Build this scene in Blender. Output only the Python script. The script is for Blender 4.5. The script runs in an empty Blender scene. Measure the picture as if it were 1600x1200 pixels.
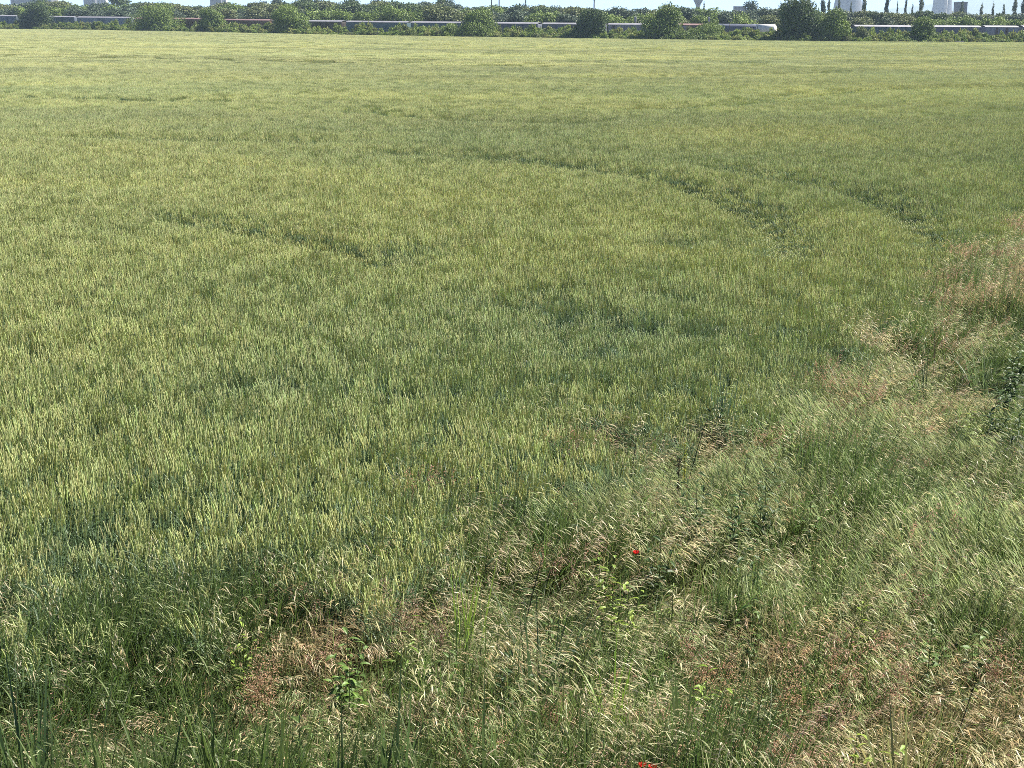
import bpy, bmesh, math, random
import numpy as np
from mathutils import Vector, Matrix, Euler

random.seed(7)
rng = np.random.default_rng(11)
SC = bpy.context.scene
COL = SC.collection

# ------------------------------------------------------------------ camera
F, H, PITCH, ROLL = 2416.0, 4.9, 13.2, 0.5
CAMR = (Matrix.Rotation(math.radians(90 - PITCH), 3, 'X') @ Matrix.Rotation(math.radians(ROLL), 3, 'Z'))
cam_d = bpy.data.cameras.new('camera')
cam_d.sensor_width = 36.0
cam_d.lens = 36.0 * F / 1600.0
cam_d.clip_start, cam_d.clip_end = 0.1, 30000.0
cam = bpy.data.objects.new('camera', cam_d)
COL.objects.link(cam)
cam.matrix_world = Matrix.Translation((0, 0, H)) @ CAMR.to_4x4()
SC.camera = cam

# ------------------------------------------------------------------ light
SUN_AZ, SUN_EL = 66.0, 47.0          # degrees right of the view direction, above the horizon
world = bpy.data.worlds.new('World')
SC.world = world
world.use_nodes = True
nt = world.node_tree
for n in list(nt.nodes):
    nt.nodes.remove(n)
sky = nt.nodes.new('ShaderNodeTexSky')
sky.sky_type = 'NISHITA'
sky.sun_disc = False
sky.sun_elevation = math.radians(SUN_EL)
sky.sun_rotation = math.radians(SUN_AZ)
sky.air_density, sky.dust_density, sky.ozone_density = 0.42, 0.05, 8.0
bg = nt.nodes.new('ShaderNodeBackground')
bg.inputs['Strength'].default_value = 0.05
wo = nt.nodes.new('ShaderNodeOutputWorld')
nt.links.new(sky.outputs[0], bg.inputs[0])
nt.links.new(bg.outputs[0], wo.inputs[0])
sun_d = bpy.data.lights.new('sun', 'SUN')
sun_d.energy = 5.0
sun_d.angle = math.radians(0.53)
sun_d.color = (1.0, 0.94, 0.84)
sun = bpy.data.objects.new('sun', sun_d)
COL.objects.link(sun)
a, e = math.radians(SUN_AZ), math.radians(SUN_EL)
SUNV = Vector((math.sin(a) * math.cos(e), math.cos(a) * math.cos(e), math.sin(e)))
sun.rotation_euler = SUNV.to_track_quat('Z', 'Y').to_euler()
sun.location = (60, 30, 80)

SC.render.engine = 'CYCLES'
SC.view_settings.view_transform = 'Standard'
SC.view_settings.look = 'None'
SC.view_settings.gamma = 1.0
SC.view_settings.use_curve_mapping = False
SC.view_settings.exposure = 1.98
cy = SC.cycles
cy.use_denoising = False
cy.max_bounces, cy.diffuse_bounces, cy.glossy_bounces = 6, 3, 2
cy.transmission_bounces, cy.transparent_max_bounces, cy.volume_bounces = 4, 4, 1
cy.caustics_reflective = cy.caustics_refractive = False
cy.filter_width = 0.9


# ------------------------------------------------------------------ geometry helpers
def ray(u, v):
    return CAMR @ Vector(((u - 800.0) / F, -(v - 600.0) / F, -1.0))


def on_plane(u, v, z=0.0):
    d = ray(u, v)
    t = (z - H) / d.z
    return Vector((d.x * t, d.y * t, z))


def at_depth(u, v, Y):
    d = ray(u, v)
    t = Y / d.y
    return Vector((d.x * t, Y, H + d.z * t))


M3 = np.array(CAMR)


def project(P):
    """world points (n,3) to photograph pixels, used once to read the planting plan off the photograph"""
    q = (P - np.array([0, 0, H])) @ M3
    w = np.maximum(-q[:, 2], 1e-3)
    return 800 + F * q[:, 0] / w, 600 - F * q[:, 1] / w, -q[:, 2]


class VN:
    """smooth value noise"""
    def __init__(self, seed):
        self.t = np.random.default_rng(seed).random((256, 256))

    def __call__(self, x, y):
        xi, yi = np.floor(x).astype(int), np.floor(y).astype(int)
        fx, fy = x - xi, y - yi
        fx, fy = fx * fx * (3 - 2 * fx), fy * fy * (3 - 2 * fy)
        t = self.t
        g = lambda a, b: t[a & 255, b & 255]
        return ((g(xi, yi) * (1 - fx) + g(xi + 1, yi) * fx) * (1 - fy)
                + (g(xi, yi + 1) * (1 - fx) + g(xi + 1, yi + 1) * fx) * fy)


N1, N2, N3, N4 = VN(1), VN(2), VN(3), VN(4)


class Geo:
    """collects triangles and quads with a colour per vertex"""
    def __init__(self):
        self.v, self.f, self.c, self.n = [], [], [], 0

    def add(self, V, Fc, C):
        V = np.asarray(V, float)
        self.v.append(V)
        Fc = np.asarray(Fc, int)
        if Fc.shape[1] == 3:
            Fc = np.hstack([Fc, Fc[:, 2:3]])
        self.f.append(Fc + self.n)
        C = np.asarray(C, float)
        if C.ndim == 1:
            C = np.tile(C, (len(V), 1))
        self.c.append(C)
        self.n += len(V)

    def mesh(self, name):
        V = np.vstack(self.v)
        Fc = np.vstack(self.f)
        C = np.vstack(self.c)
        faces = [tuple(r) if r[2] != r[3] else tuple(r[:3]) for r in Fc.tolist()]
        me = bpy.data.meshes.new(name)
        me.from_pydata(V.tolist(), [], faces)
        at = me.attributes.new('col', 'FLOAT_COLOR', 'POINT')
        at.data.foreach_set('color', np.hstack([C, np.ones((len(C), 1))]).astype(np.float32).ravel())
        me.update()
        return me


def unit(a):
    return a / np.maximum(np.linalg.norm(a, axis=-1, keepdims=True), 1e-9)


def ribbons(G, base, d0, length, width, droop, droop_dir, nseg, col, prof=None, face=None):
    """N tapering blades: start at base along d0, bend by droop towards droop_dir"""
    N = len(base)
    t = np.linspace(0, 1, nseg + 1)[None, :, None]
    L = np.asarray(length).reshape(-1, 1, 1)
    dr = np.asarray(droop).reshape(-1, 1, 1)
    P = base[:, None, :] + d0[:, None, :] * t * L * (1 - 0.25 * dr * t) + droop_dir[:, None, :] * dr * t ** 2 * L
    if face is None:
        ang = rng.random(N) * math.tau
        face = np.stack([np.cos(ang), np.sin(ang), np.zeros(N)], 1)
    side = unit(face)[:, None, :]
    if prof is None:
        prof = np.array([1 - 0.92 * (k / nseg) ** 1.6 for k in range(nseg + 1)])
    w = np.asarray(width).reshape(-1, 1, 1) * prof[None, :, None] * 0.5
    V = np.stack([P - side * w, P + side * w], 2).reshape(-1, 3)
    b = (np.arange(N) * (nseg + 1) * 2)[:, None]
    k = (np.arange(nseg) * 2)[None, :]
    i = (b + k).reshape(-1)
    Fc = np.stack([i, i + 1, i + 3, i + 2], 1)
    C = np.repeat(np.asarray(col, float).reshape(N, 3), (nseg + 1) * 2, axis=0)
    G.add(V, Fc, C)
    return P


def tubes(G, P, R, k, col):
    """N tubes through P (N,m,3) with radii R (N,m)"""
    N, m, _ = P.shape
    ax = unit(P[:, -1] - P[:, 0])
    ref = np.where(np.abs(ax[:, 2:3]) > 0.9, np.array([[1.0, 0, 0]]), np.array([[0, 0, 1.0]]))
    s = unit(np.cross(ax, ref))
    q = np.cross(ax, s)
    an = np.arange(k) * math.tau / k
    ring = s[:, None, None, :] * np.cos(an)[None, None, :, None] + q[:, None, None, :] * np.sin(an)[None, None, :, None]
    V = (P[:, :, None, :] + ring * R[:, :, None, None]).reshape(-1, 3)
    b = (np.arange(N) * m * k)[:, None, None]
    r = (np.arange(m - 1) * k)[None, :, None]
    j = np.arange(k)[None, None, :]
    j2 = (j + 1) % k
    Fc = np.stack(np.broadcast_arrays(b + r + j, b + r + j2, b + r + k + j2, b + r + k + j), -1).reshape(-1, 4)
    C = np.repeat(np.asarray(col, float).reshape(N, 3), m * k, axis=0)
    G.add(V, Fc, C)


def diamonds(G, c, d, n, L, W, col):
    """N small lens shaped pieces, folded along their length so that they have depth"""
    N = len(c)
    d, n = unit(d), unit(n)
    s = unit(np.cross(d, n))
    nn = np.cross(s, d)
    L, W = np.asarray(L).reshape(-1, 1), np.asarray(W).reshape(-1, 1)
    V = np.stack([c, c + d * L * .45 + s * W * .5, c + d * L, c + d * L * .45 - s * W * .5, c + d * L * .42 + nn * W * .35], 1).reshape(-1, 3)
    b = (np.arange(N) * 5)[:, None]
    Fc = np.concatenate([b + np.array([[0, 1, 4]]), b + np.array([[1, 2, 4]]), b + np.array([[2, 3, 4]]), b + np.array([[3, 0, 4]])])
    G.add(V, Fc, np.repeat(np.asarray(col, float).reshape(N, 3), 5, axis=0))


def jit(c, N, s=0.18, hue=0.06):
    c = np.asarray(c, float)
    k = 1 + (rng.random((N, 1)) - .5) * 2 * s
    return np.clip(c[None] * k * (1 + (rng.random((N, 3)) - .5) * 2 * hue), 0, 1)


# ------------------------------------------------------------------ materials
def new_mat(name):
    m = bpy.data.materials.new(name)
    m.use_nodes = True
    n = m.node_tree
    for x in list(n.nodes):
        n.nodes.remove(x)
    return m, n, n.nodes.new('ShaderNodeOutputMaterial')


def plant_material(name, tinted, translucent=0.35, rough=0.55, spec=0.3):
    m, n, out = new_mat(name)
    at = n.nodes.new('ShaderNodeAttribute')
    at.attribute_name = 'col'
    c = at.outputs['Color']
    if tinted:
        ti = n.nodes.new('ShaderNodeAttribute')
        ti.attribute_type = 'INSTANCER'
        ti.attribute_name = 'tint'
        mx = n.nodes.new('ShaderNodeMix')
        mx.data_type = 'RGBA'
        mx.blend_type = 'MULTIPLY'
        mx.inputs[0].default_value = 1.0
        n.links.new(c, mx.inputs[6])
        n.links.new(ti.outputs['Vector'], mx.inputs[7])
        c = mx.outputs[2]
    p = n.nodes.new('ShaderNodeBsdfPrincipled')
    p.inputs['Roughness'].default_value = rough
    p.inputs['Specular IOR Level'].default_value = spec
    n.links.new(c, p.inputs['Base Color'])
    tr = n.nodes.new('ShaderNodeBsdfTranslucent')
    n.links.new(c, tr.inputs['Color'])
    ms = n.nodes.new('ShaderNodeMixShader')
    ms.inputs[0].default_value = translucent
    n.links.new(p.outputs[0], ms.inputs[1])
    n.links.new(tr.outputs[0], ms.inputs[2])
    n.links.new(ms.outputs[0], out.inputs['Surface'])
    return m


def surface(name, c1, c2=None, scale=3.0, rough=0.8, bump=0.0, spec=0.3, metallic=0.0, detail=6.0):
    m, n, out = new_mat(name)
    p = n.nodes.new('ShaderNodeBsdfPrincipled')
    p.inputs['Roughness'].default_value = rough
    p.inputs['Specular IOR Level'].default_value = spec
    p.inputs['Metallic'].default_value = metallic
    tc = n.nodes.new('ShaderNodeTexCoord')
    no = n.nodes.new('ShaderNodeTexNoise')
    no.inputs['Scale'].default_value = scale
    no.inputs['Detail'].default_value = detail
    no.inputs['Roughness'].default_value = 0.65
    n.links.new(tc.outputs['Object'], no.inputs['Vector'])
    cr = n.nodes.new('ShaderNodeValToRGB')
    cr.color_ramp.elements[0].position, cr.color_ramp.elements[1].position = 0.33, 0.68
    cr.color_ramp.elements[0].color = (*c1, 1)
    cr.color_ramp.elements[1].color = (*(c2 or c1), 1)
    n.links.new(no.outputs[0], cr.inputs[0])
    n.links.new(cr.outputs[0], p.inputs['Base Color'])
    if bump:
        b = n.nodes.new('ShaderNodeBump')
        b.inputs['Strength'].default_value = bump
        n.links.new(no.outputs[0], b.inputs['Height'])
        n.links.new(b.outputs[0], p.inputs['Normal'])
    n.links.new(p.outputs[0], out.inputs['Surface'])
    return m


M_CROP = plant_material('crop_plant', True, 0.42, 0.5, 0.35)
M_PLANT = plant_material('wild_plant', False, 0.42, 0.5, 0.3)
M_LEAF = plant_material('tree_leaf', False, 0.16, 0.6, 0.25)
M_LEAF_T = plant_material('hedge_leaf', True, 0.30, 0.6, 0.25)
M_BARK = surface('bark', (.09, .07, .05), (.17, .14, .11), 4, 0.9, 0.4)


# ------------------------------------------------------------------ object helpers
def tag(o, label=None, cat=None, group=None, kind=None):
    if label: o['label'] = label
    if cat: o['category'] = cat
    if group: o['group'] = group
    if kind: o['kind'] = kind
    return o


def link(name, me, mat=None, parent=None):
    o = bpy.data.objects.new(name, me)
    COL.objects.link(o)
    if mat is not None and not me.materials:
        me.materials.append(mat)
    if parent is not None:
        o.parent = parent
    return o


def thing(name, loc, label, cat, group=None, rz=0.0):
    o = bpy.data.objects.new(name, None)
    o.empty_display_size = 0.2
    COL.objects.link(o)
    o.location = loc
    o.rotation_euler = (0, 0, rz)
    return tag(o, label, cat, group)


def copy_thing(src, loc, rot=None, scale=None, label=None, group=None):
    def cp(o, parent):
        c = o.copy()
        COL.objects.link(c)
        if parent is not None:
            c.parent = parent
        for ch in KIDS.get(o.name, []):
            k = cp(ch, c)
            KIDS.setdefault(c.name, []).append(k)
        return c
    r = cp(src, None)
    r.location = loc
    if rot is not None: r.rotation_euler = rot
    if scale is not None: r.scale = scale if not isinstance(scale, (int, float)) else (scale,) * 3
    if label: r['label'] = label
    if group: r['group'] = group
    return r


KIDS = {}


def part(name, me, mat, parent, label=None):
    o = link(name, me, mat, parent)
    KIDS.setdefault(parent.name, []).append(o)
    if label: o['label'] = label
    return o


def bm_mesh(name, build):
    bm = bmesh.new()
    build(bm)
    bmesh.ops.recalc_face_normals(bm, faces=bm.faces)
    me = bpy.data.meshes.new(name)
    bm.to_mesh(me)
    bm.free()
    return me


def add_box(bm, x0, x1, y0, y1, z0, z1, bev=0.0):
    r = bmesh.ops.create_cube(bm, size=1.0)
    for v in r['verts']:
        v.co = Vector(((x0 + x1) / 2 + v.co.x * (x1 - x0), (y0 + y1) / 2 + v.co.y * (y1 - y0), (z0 + z1) / 2 + v.co.z * (z1 - z0)))
    if bev:
        es = list({ed for v in r['verts'] for ed in v.link_edges})
        bmesh.ops.bevel(bm, geom=es, offset=bev, segments=1, affect='EDGES')


def add_lathe(bm, prof, seg=24, axis='Z', off=(0, 0, 0)):
    rings = []
    for (r, z) in prof:
        ring = []
        for k in range(seg):
            an = math.tau * k / seg
            p = (r * math.cos(an), r * math.sin(an), z) if axis == 'Z' else ((z, r * math.cos(an), r * math.sin(an)) if axis == 'X' else (r * math.cos(an), z, r * math.sin(an)))
            ring.append(bm.verts.new(Vector(p) + Vector(off)))
        rings.append(ring)
    for A, B in zip(rings, rings[1:]):
        for k in range(seg):
            bm.faces.new((A[k], A[(k + 1) % seg], B[(k + 1) % seg], B[k]))
    bm.faces.new(rings[0][::-1])
    bm.faces.new(rings[-1])


def scatter(name, pts, rotz, tilt, scl, idx, tint, variants, label, cat):
    """ONE uncountable object: geometry nodes set the variants on the points"""
    n = len(pts)
    me = bpy.data.meshes.new(name)
    me.vertices.add(n)
    me.vertices.foreach_set('co', np.asarray(pts, np.float32).ravel())
    def attr(nm, ty, data, key):
        at = me.attributes.new(nm, ty, 'POINT')
        at.data.foreach_set(key, np.asarray(data).ravel())
    attr('rot', 'FLOAT_VECTOR', np.stack([tilt[:, 0], tilt[:, 1], rotz], 1).astype(np.float32), 'vector')
    attr('scl', 'FLOAT_VECTOR', scl.astype(np.float32), 'vector')
    attr('pick', 'INT', idx.astype(np.int32), 'value')
    attr('tint', 'FLOAT_VECTOR', tint.astype(np.float32), 'vector')
    o = link(name, me)
    vc = bpy.data.collections.new(name + '_sources')
    for v in variants:
        vc.objects.link(v)
    g = bpy.data.node_groups.new(name + '_planting', 'GeometryNodeTree')
    g.interface.new_socket('Geometry', in_out='INPUT', socket_type='NodeSocketGeometry')
    g.interface.new_socket('Geometry', in_out='OUTPUT', socket_type='NodeSocketGeometry')
    gi, go = g.nodes.new('NodeGroupInput'), g.nodes.new('NodeGroupOutput')
    ci = g.nodes.new('GeometryNodeCollectionInfo')
    ci.inputs['Collection'].default_value = vc
    ci.inputs['Separate Children'].default_value = True
    ci.inputs['Reset Children'].default_value = True
    ip = g.nodes.new('GeometryNodeInstanceOnPoints')
    ip.inputs['Pick Instance'].default_value = True
    def na(nm, ty):
        a = g.nodes.new('GeometryNodeInputNamedAttribute')
        a.data_type = ty
        a.inputs['Name'].default_value = nm
        return a.outputs['Attribute']
    eu = g.nodes.new('FunctionNodeEulerToRotation')
    g.links.new(na('rot', 'FLOAT_VECTOR'), eu.inputs[0])
    g.links.new(gi.outputs[0], ip.inputs['Points'])
    g.links.new(ci.outputs[0], ip.inputs['Instance'])
    g.links.new(na('pick', 'INT'), ip.inputs['Instance Index'])
    g.links.new(eu.outputs[0], ip.inputs['Rotation'])
    g.links.new(na('scl', 'FLOAT_VECTOR'), ip.inputs['Scale'])
    g.links.new(ip.outputs[0], go.inputs[0])
    o.modifiers.new('planting', 'NODES').node_group = g
    return tag(o, label, cat, kind='stuff')


def source(name, me, mat):
    me.materials.append(mat)
    return bpy.data.objects.new(name, me)


# ------------------------------------------------------------------ plan of the place, read off the photograph
EDGE_PX = [(-420, 37), (-200, 41), (0, 44.7), (270, 49.5), (530, 55), (790, 59), (1050, 62.4), (1310, 65.5), (1600, 67), (1850, 68), (2100, 69)]
EDGE = [on_plane(u, v, 0.78) for u, v in EDGE_PX]
EU = [p[0] for p in EDGE_PX]


def edge_y(u):
    return float(np.interp(u, EU, [p.y for p in EDGE]))


EX, EY = np.array([p.x for p in EDGE]), np.array([p.y for p in EDGE])
ROOF_PX = [(-420, 14), (-200, 19.5), (0, 24), (130, 25.3), (285, 28), (425, 30.6), (530, 32), (690, 33.6), (800, 34.6), (890, 35.6), (1000, 36.4), (1100, 37), (1200, 37.7), (1350, 39), (1450, 39.5), (1600, 40), (1850, 40.5), (2100, 41)]


def roof_at(u):
    v = float(np.interp(u, [p[0] for p in ROOF_PX], [p[1] for p in ROOF_PX]))
    return at_depth(u, v, edge_y(u) + 24.0)


# margin between crop and rough grass (pixels -> ground)
BND_PX = [(2300, 215), (1900, 275), (1720, 318), (1600, 352), (1530, 395), (1450, 455), (1380, 492), (1290, 535), (1220, 590), (1120, 628), (1000, 660), (900, 690), (820, 735), (700, 810), (600, 868), (480, 886), (330, 908), (200, 942), (60, 970), (-250, 1008), (-900, 1100)]
BND = np.array([on_plane(u, v, 0.55)[:2] for u, v in BND_PX])


def margin_dist(x, y):
    """signed distance to the crop's boundary: positive inside the wheat"""
    best = np.full(x.shape, 1e9)
    sgn = np.ones(x.shape)
    for (ax, ay), (bx, by) in zip(BND[:-1], BND[1:]):
        dx, dy = bx - ax, by - ay
        t = np.clip(((x - ax) * dx + (y - ay) * dy) / (dx * dx + dy * dy), 0, 1)
        d = np.hypot(x - ax - t * dx, y - ay - t * dy)
        s = np.sign(dx * (y - ay) - dy * (x - ax))
        m = d < best
        best[m], sgn[m] = d[m], -s[m]
    return best * sgn


def poly_dist(px, x, y, z=0.75):
    q = np.array([on_plane(u, v, z)[:2] for u, v in px])
    best = np.full(x.shape, 1e9)
    for (ax, ay), (bx, by) in zip(q[:-1], q[1:]):
        dx, dy = bx - ax, by - ay
        t = np.clip(((x - ax) * dx + (y - ay) * dy) / (dx * dx + dy * dy), 0, 1)
        best = np.minimum(best, np.hypot(x - ax - t * dx, y - ay - t * dy))
    return best


TRAM = [([(600, 236), (740, 243), (860, 252), (930, 259), (1000, 268), (1080, 285), (1150, 308), (1200, 333), (1222, 360), (1222, 392)], 0.74, 0.68),
        ([(1130, 260), (1200, 272), (1270, 284), (1350, 298), (1415, 320), (1450, 345), (1462, 370)], 0.74, 0.62),
        ([(290, 338), (400, 355), (480, 372), (560, 392), (620, 408)], 0.6, 0.40),
        ([(1000, 170), (1090, 166), (1170, 159), (1250, 148), (1340, 141), (1480, 137), (1640, 133)], 1.3, 0.62),
        ([(130, 213), (260, 216), (460, 219)], 1.2, 0.55),
        ([(560, 172), (700, 186), (860, 192), (900, 189)], 1.3, 0.5),
        ([(-60, 152), (60, 150), (180, 153), (330, 157)], 1.6, 0.55),
        ([(800, 470), (860, 500), (910, 540), (925, 555)], 0.40, 0.16),
        
        ([(930, 121), (1080, 119), (1300, 112)], 2.2, 0.45),
        ([(150, 91), (330, 93), (560, 99), (840, 104)], 3.2, 0.45),
        ([(160, 62), (420, 66), (700, 72), (1100, 79), (1500, 84)], 4.0, 0.5)]
HOLLOW_PX = [((885, 490), .5, .24), ((925, 548), .45, .22), ((995, 505), .6, .22), ((1050, 470), .5, .18), ((640, 395), .6, .2), ((1075, 380), .6, .2), ((905, 510), 1.3, .10), ((140, 900), .45, .2), ((60, 910), .3, .2), ((120, 850), .3, .16), ((280, 880), .25, .2), ((820, 475), .7, .13), ((1000, 520), .8, .14), ((430, 610), .6, .13)]


def crop_height(x, y):
    q = 1 - .72 * np.clip((y - 40) / 90, 0, 1)
    h = 1.10 + q * (0.13 * (N1(x * .35, y * .2) - .5) + 0.09 * (N2(x * 1.6, y * 1.0) - .5) + .05 * (N3(x * 5, y * 4) - .5)) + .04 * (N4(x * .08 + 9, y * .06) - .5)
    far = np.clip((y - 100) / 100, 0, 1)
    h = h - (1 - far) * 0.06
    for px, w, dep in TRAM:
        h = h * (1 - dep * np.exp(-(poly_dist(px, x, y) / w) ** 2))
    for (c, r, dep) in HOLLOW_PX:
        q = on_plane(*c, 0.7)
        h = h * (1 - dep * np.exp(-((x - q.x) ** 2 + (y - q.y) ** 2) / (r * r)))
    return h


def hollowness(x, y):
    s = np.zeros_like(x)
    for (c, r, dep) in HOLLOW_PX:
        q = on_plane(*c, 0.7)
        s = np.maximum(s, 2.6 * dep * np.exp(-((x - q.x) ** 2 + (y - q.y) ** 2) / (r * r * 1.6)))
    return np.clip(s, 0, 1)


# ================================================================== THE SETTING
# ground: one sheet out past the horizon
def ground():
    xs = np.concatenate([np.linspace(-9000, -400, 8), np.linspace(-300, 300, 60), np.linspace(400, 9000, 8)])
    ys = np.concatenate([np.linspace(-300, -5, 6), np.linspace(0, 80, 70), np.linspace(90, 600, 30), np.linspace(500, 12000, 10)])
    X, Y = np.meshgrid(xs, ys)
    nearf = np.exp(-((np.hypot(X, Y)) / 60) ** 2)
    Z = (N1(X * .3, Y * .3) - .5) * .16 * nearf
    V = np.stack([X, Y, Z], -1).reshape(-1, 3)
    nx, ny = len(xs), len(ys)
    i = (np.arange(ny - 1)[:, None] * nx + np.arange(nx - 1)[None]).ravel()
    me = bpy.data.meshes.new('ground')
    me.from_pydata(V.tolist(), [], np.stack([i, i + 1, i + nx + 1, i + nx], 1).tolist())
    me.polygons.foreach_set('use_smooth', [True] * len(me.polygons))
    m = surface('soil_and_straw', (.055, .05, .028), (.16, .13, .07), 2.2, 0.95, 0.5, 0.1, detail=9)
    tag(link('ground', me, m), kind='structure')


ground()


# railway bank following the track
def bank():
    us = list(range(-420, 2101, 60))
    V, Fc = [], []
    for u in us:
        p = roof_at(u)
        z = p.z - 4.35
        for dy, zz in ((-9, 0.02), (-3.2, z - .05), (3.2, z - .05), (9, 0.02)):
            V.append((p.x, p.y + dy, zz))
    for i in range(len(us) - 1):
        for k in range(3):
            a = i * 4 + k
            Fc.append((a, a + 4, a + 5, a + 1))
    me = bpy.data.meshes.new('railway_bank')
    me.from_pydata(V, [], Fc)
    tag(link('railway_bank', me, surface('ballast', (.10, .09, .07), (.2, .18, .15), 6, .95, .5)), kind='structure')


bank()


# far hills
def hills():
    V, Fc = [], []
    n = 90
    for i in range(n):
        x = -9000 + 18000 * i / (n - 1)
        t = i / (n - 1)
        right = max(0.0, min(1.0, (t - .45) / .3))
        h = 15 + 130 * right + 60 * math.sin(t * 21) * right + 25 * math.sin(t * 47 + 1)
        V += [(x, 9000, -2), (x, 9500, h * .75), (x, 10200, h), (x, 11500, -2)]
    for i in range(n - 1):
        for k in range(3):
            a = i * 4 + k
            Fc.append((a, a + 4, a + 5, a + 1))
    me = bpy.data.meshes.new('hills')
    me.from_pydata(V, [], Fc)
    me.polygons.foreach_set('use_smooth', [True] * len(me.polygons))
    tag(link('hills', me, surface('hill_forest', (.04, .06, .03), (.08, .1, .05), .004, .95)), kind='structure')


hills()

# ================================================================== TREES AND SHRUBS
def crown_mesh(name, lobes, n_leaf, leaf, c_lo, c_hi, up=0.3, hollow=.55):
    """leaf clumps through the volume of several uneven lobes (cx,cy,cz,rx,ry,rz)"""
    G = Geo()
    lob = np.array(lobes, float)
    vol = lob[:, 3] * lob[:, 4] * lob[:, 5]
    pk = rng.choice(len(lob), n_leaf, p=vol ** .72 / (vol ** .72).sum())
    d = unit(rng.normal(size=(n_leaf, 3)))
    r = hollow + (1.06 - hollow) * rng.random((n_leaf, 1)) ** .6
    # clumping: pull leaves to twigs
    c = lob[pk, :3] + d * r * lob[pk, 3:]
    nb = max(30, n_leaf // 14)
    tw = c[rng.choice(n_leaf, nb)]
    near = tw[rng.integers(0, nb, n_leaf)]
    k = np.argmin(((c[:, None, :] - tw[None, rng.choice(nb, 24)][:, :, :]) ** 2).sum(-1), 1) if False else None
    c = c + rng.normal(size=c.shape) * leaf * .5
    c[:, 2] = np.maximum(c[:, 2], leaf * .3)
    dr = unit(rng.normal(size=(n_leaf, 3)) * .8 + d * .6 + np.array([0, 0, up]))
    nn = unit(rng.normal(size=(n_leaf, 3)) * .42 + d * 1.7 + np.array([0, 0, .35]))
    mixv = rng.random((n_leaf, 1)) ** 1.3
    lobe_t = rng.random((len(lob), 1))[pk]
    mixv = np.clip(mixv * .6 + lobe_t * .4, 0, 1)
    col = np.array(c_lo)[None] * (1 - mixv) + np.array(c_hi)[None] * mixv
    sz = leaf * (.55 + .9 * rng.random(n_leaf))
    diamonds(G, c, dr, nn, sz * 1.35, sz, col)
    return G.mesh(name)


def wood_mesh(name, h, r0, limbs, lean=0.05, spread=.5, start=.3):
    """tapered trunk with limbs"""
    G = Geo()
    t = np.linspace(0, 1, 6)
    P = np.stack([lean * h * t ** 2, .4 * lean * h * np.sin(t * 3), h * t - .15], 1)[None]
    tubes(G, P, (r0 * (1 - .85 * t))[None], 7, np.array([[.12, .10, .075]]))
    for k in range(limbs):
        s = start + (.9 - start) * (k + .5) / limbs
        b = np.array([np.interp(s, t, P[0, :, i]) for i in range(3)])
        an = k * 2.4 + random.random()
        L = spread * h * (1.1 - .6 * s)
        tt = np.linspace(0, 1, 4)[:, None]
        q = b + tt * L * np.array([[math.cos(an) * .75, math.sin(an) * .75, .62]]) + tt ** 2 * L * np.array([[0, 0, .15]])
        tubes(G, q[None], (r0 * .42 * (1 - s * .5) * (1 - .8 * tt[:, 0]))[None], 5, np.array([[.12, .10, .075]]))
    return G.mesh(name)


def bush_lobes(w, h, n, seed, point=0.0):
    r = random.Random(seed)
    L = [(0, 0, h * .40, w * .30, w * .30, h * .40)]
    for k in range(n):
        an = r.random() * math.tau
        hh = r.random()
        rad = w * .40 * (1 - hh * .60) * (.35 + .75 * r.random())
        s = (.10 + .15 * r.random() ** 1.5)
        zc = h * (.14 + .68 * hh)
        rz = h * s * (1.0 + point * hh)
        L.append((math.cos(an) * rad, math.sin(an) * rad, min(zc, h - rz * .95), w * s, w * s, rz))
    return L


FOL_D = ((.028, .052, .018), (.095, .150, .036))     # deep green
FOL_M = ((.055, .095, .020), (.200, .275, .046))     # fresh green
FOL_O = ((.060, .078, .028), (.175, .205, .068))     # olive
FOL_Y = ((.090, .130, .028), (.250, .310, .070))     # bright bramble green
FOL_B = ((.036, .058, .036), (.100, .145, .075))     # grey green

# the big bushes along the far edge of the field: (u0, u1, v_top, v_base, palette, leaf n, pointed, label)
BUSHES = [
    (22, 84, 2, 44.5, FOL_D, 5200, 0, 'large dark bushy tree on the far field edge, leftmost in view'),
    (203, 285, 4, 48, FOL_M, 6000, .2, 'broad green bush hiding the pale wagon end, at left of the far edge'),
    (301, 356, 11, 49.5, FOL_M, 4600, 0, 'round green bush between the two rust roofed wagons'),
    (416, 483, 8, 52, FOL_M, 5200, 0, 'round bush with bright right side and dark left, before the brown wagon'),
    (690, 722, 35, 58, FOL_M, 1800, 0, 'low spreading shrub at the left foot of a round bush, before a teal wagon'),
    (714, 777, 12, 58.5, FOL_M, 5200, .2, 'round bush with bright yellow green top, before the teal and slate wagons'),
    (895, 956, 13, 60, FOL_D, 5400, 0, 'dense rounded dark bush before the grey panelled wagon'),
    (1002, 1068, 7, 61, FOL_M, 5200, .2, 'tall leafy green tree rising in front of the pale panelled wagon'),
    (1057, 1144, 37, 64, FOL_M, 4200, 0, 'wide low bush with arching top, left of the tank wagon'),
    (1213, 1284, -3, 66, FOL_D, 7600, 1.2, 'tallest dark tree with pointed shoots, beside the tank wagon with the painted sunlit end'),
    (1276, 1332, 15, 66, FOL_M, 4600, 0, 'fresh green round tree touching the tallest dark tree'),
    (1334, 1366, 40, 66, FOL_O, 1900, 0, 'low mounded shrub right of the fresh green tree'),
    (1424, 1469, 22, 66.5, FOL_M, 4000, .8, 'upright bush with pointed top between teal wagon and hoppers'),
    (1582, 1632, 45, 67, FOL_M, 1800, 0, 'low shrub at the right end of the far field edge'),
    (1700, 1770, 14, 67, FOL_M, 4200, .2, 'round bush beyond the right end of the hoppers'),
    (-120, -55, 6, 43, FOL_D, 4200, 0, 'dark bush past the left end of the grey wagon'),
]
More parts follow.
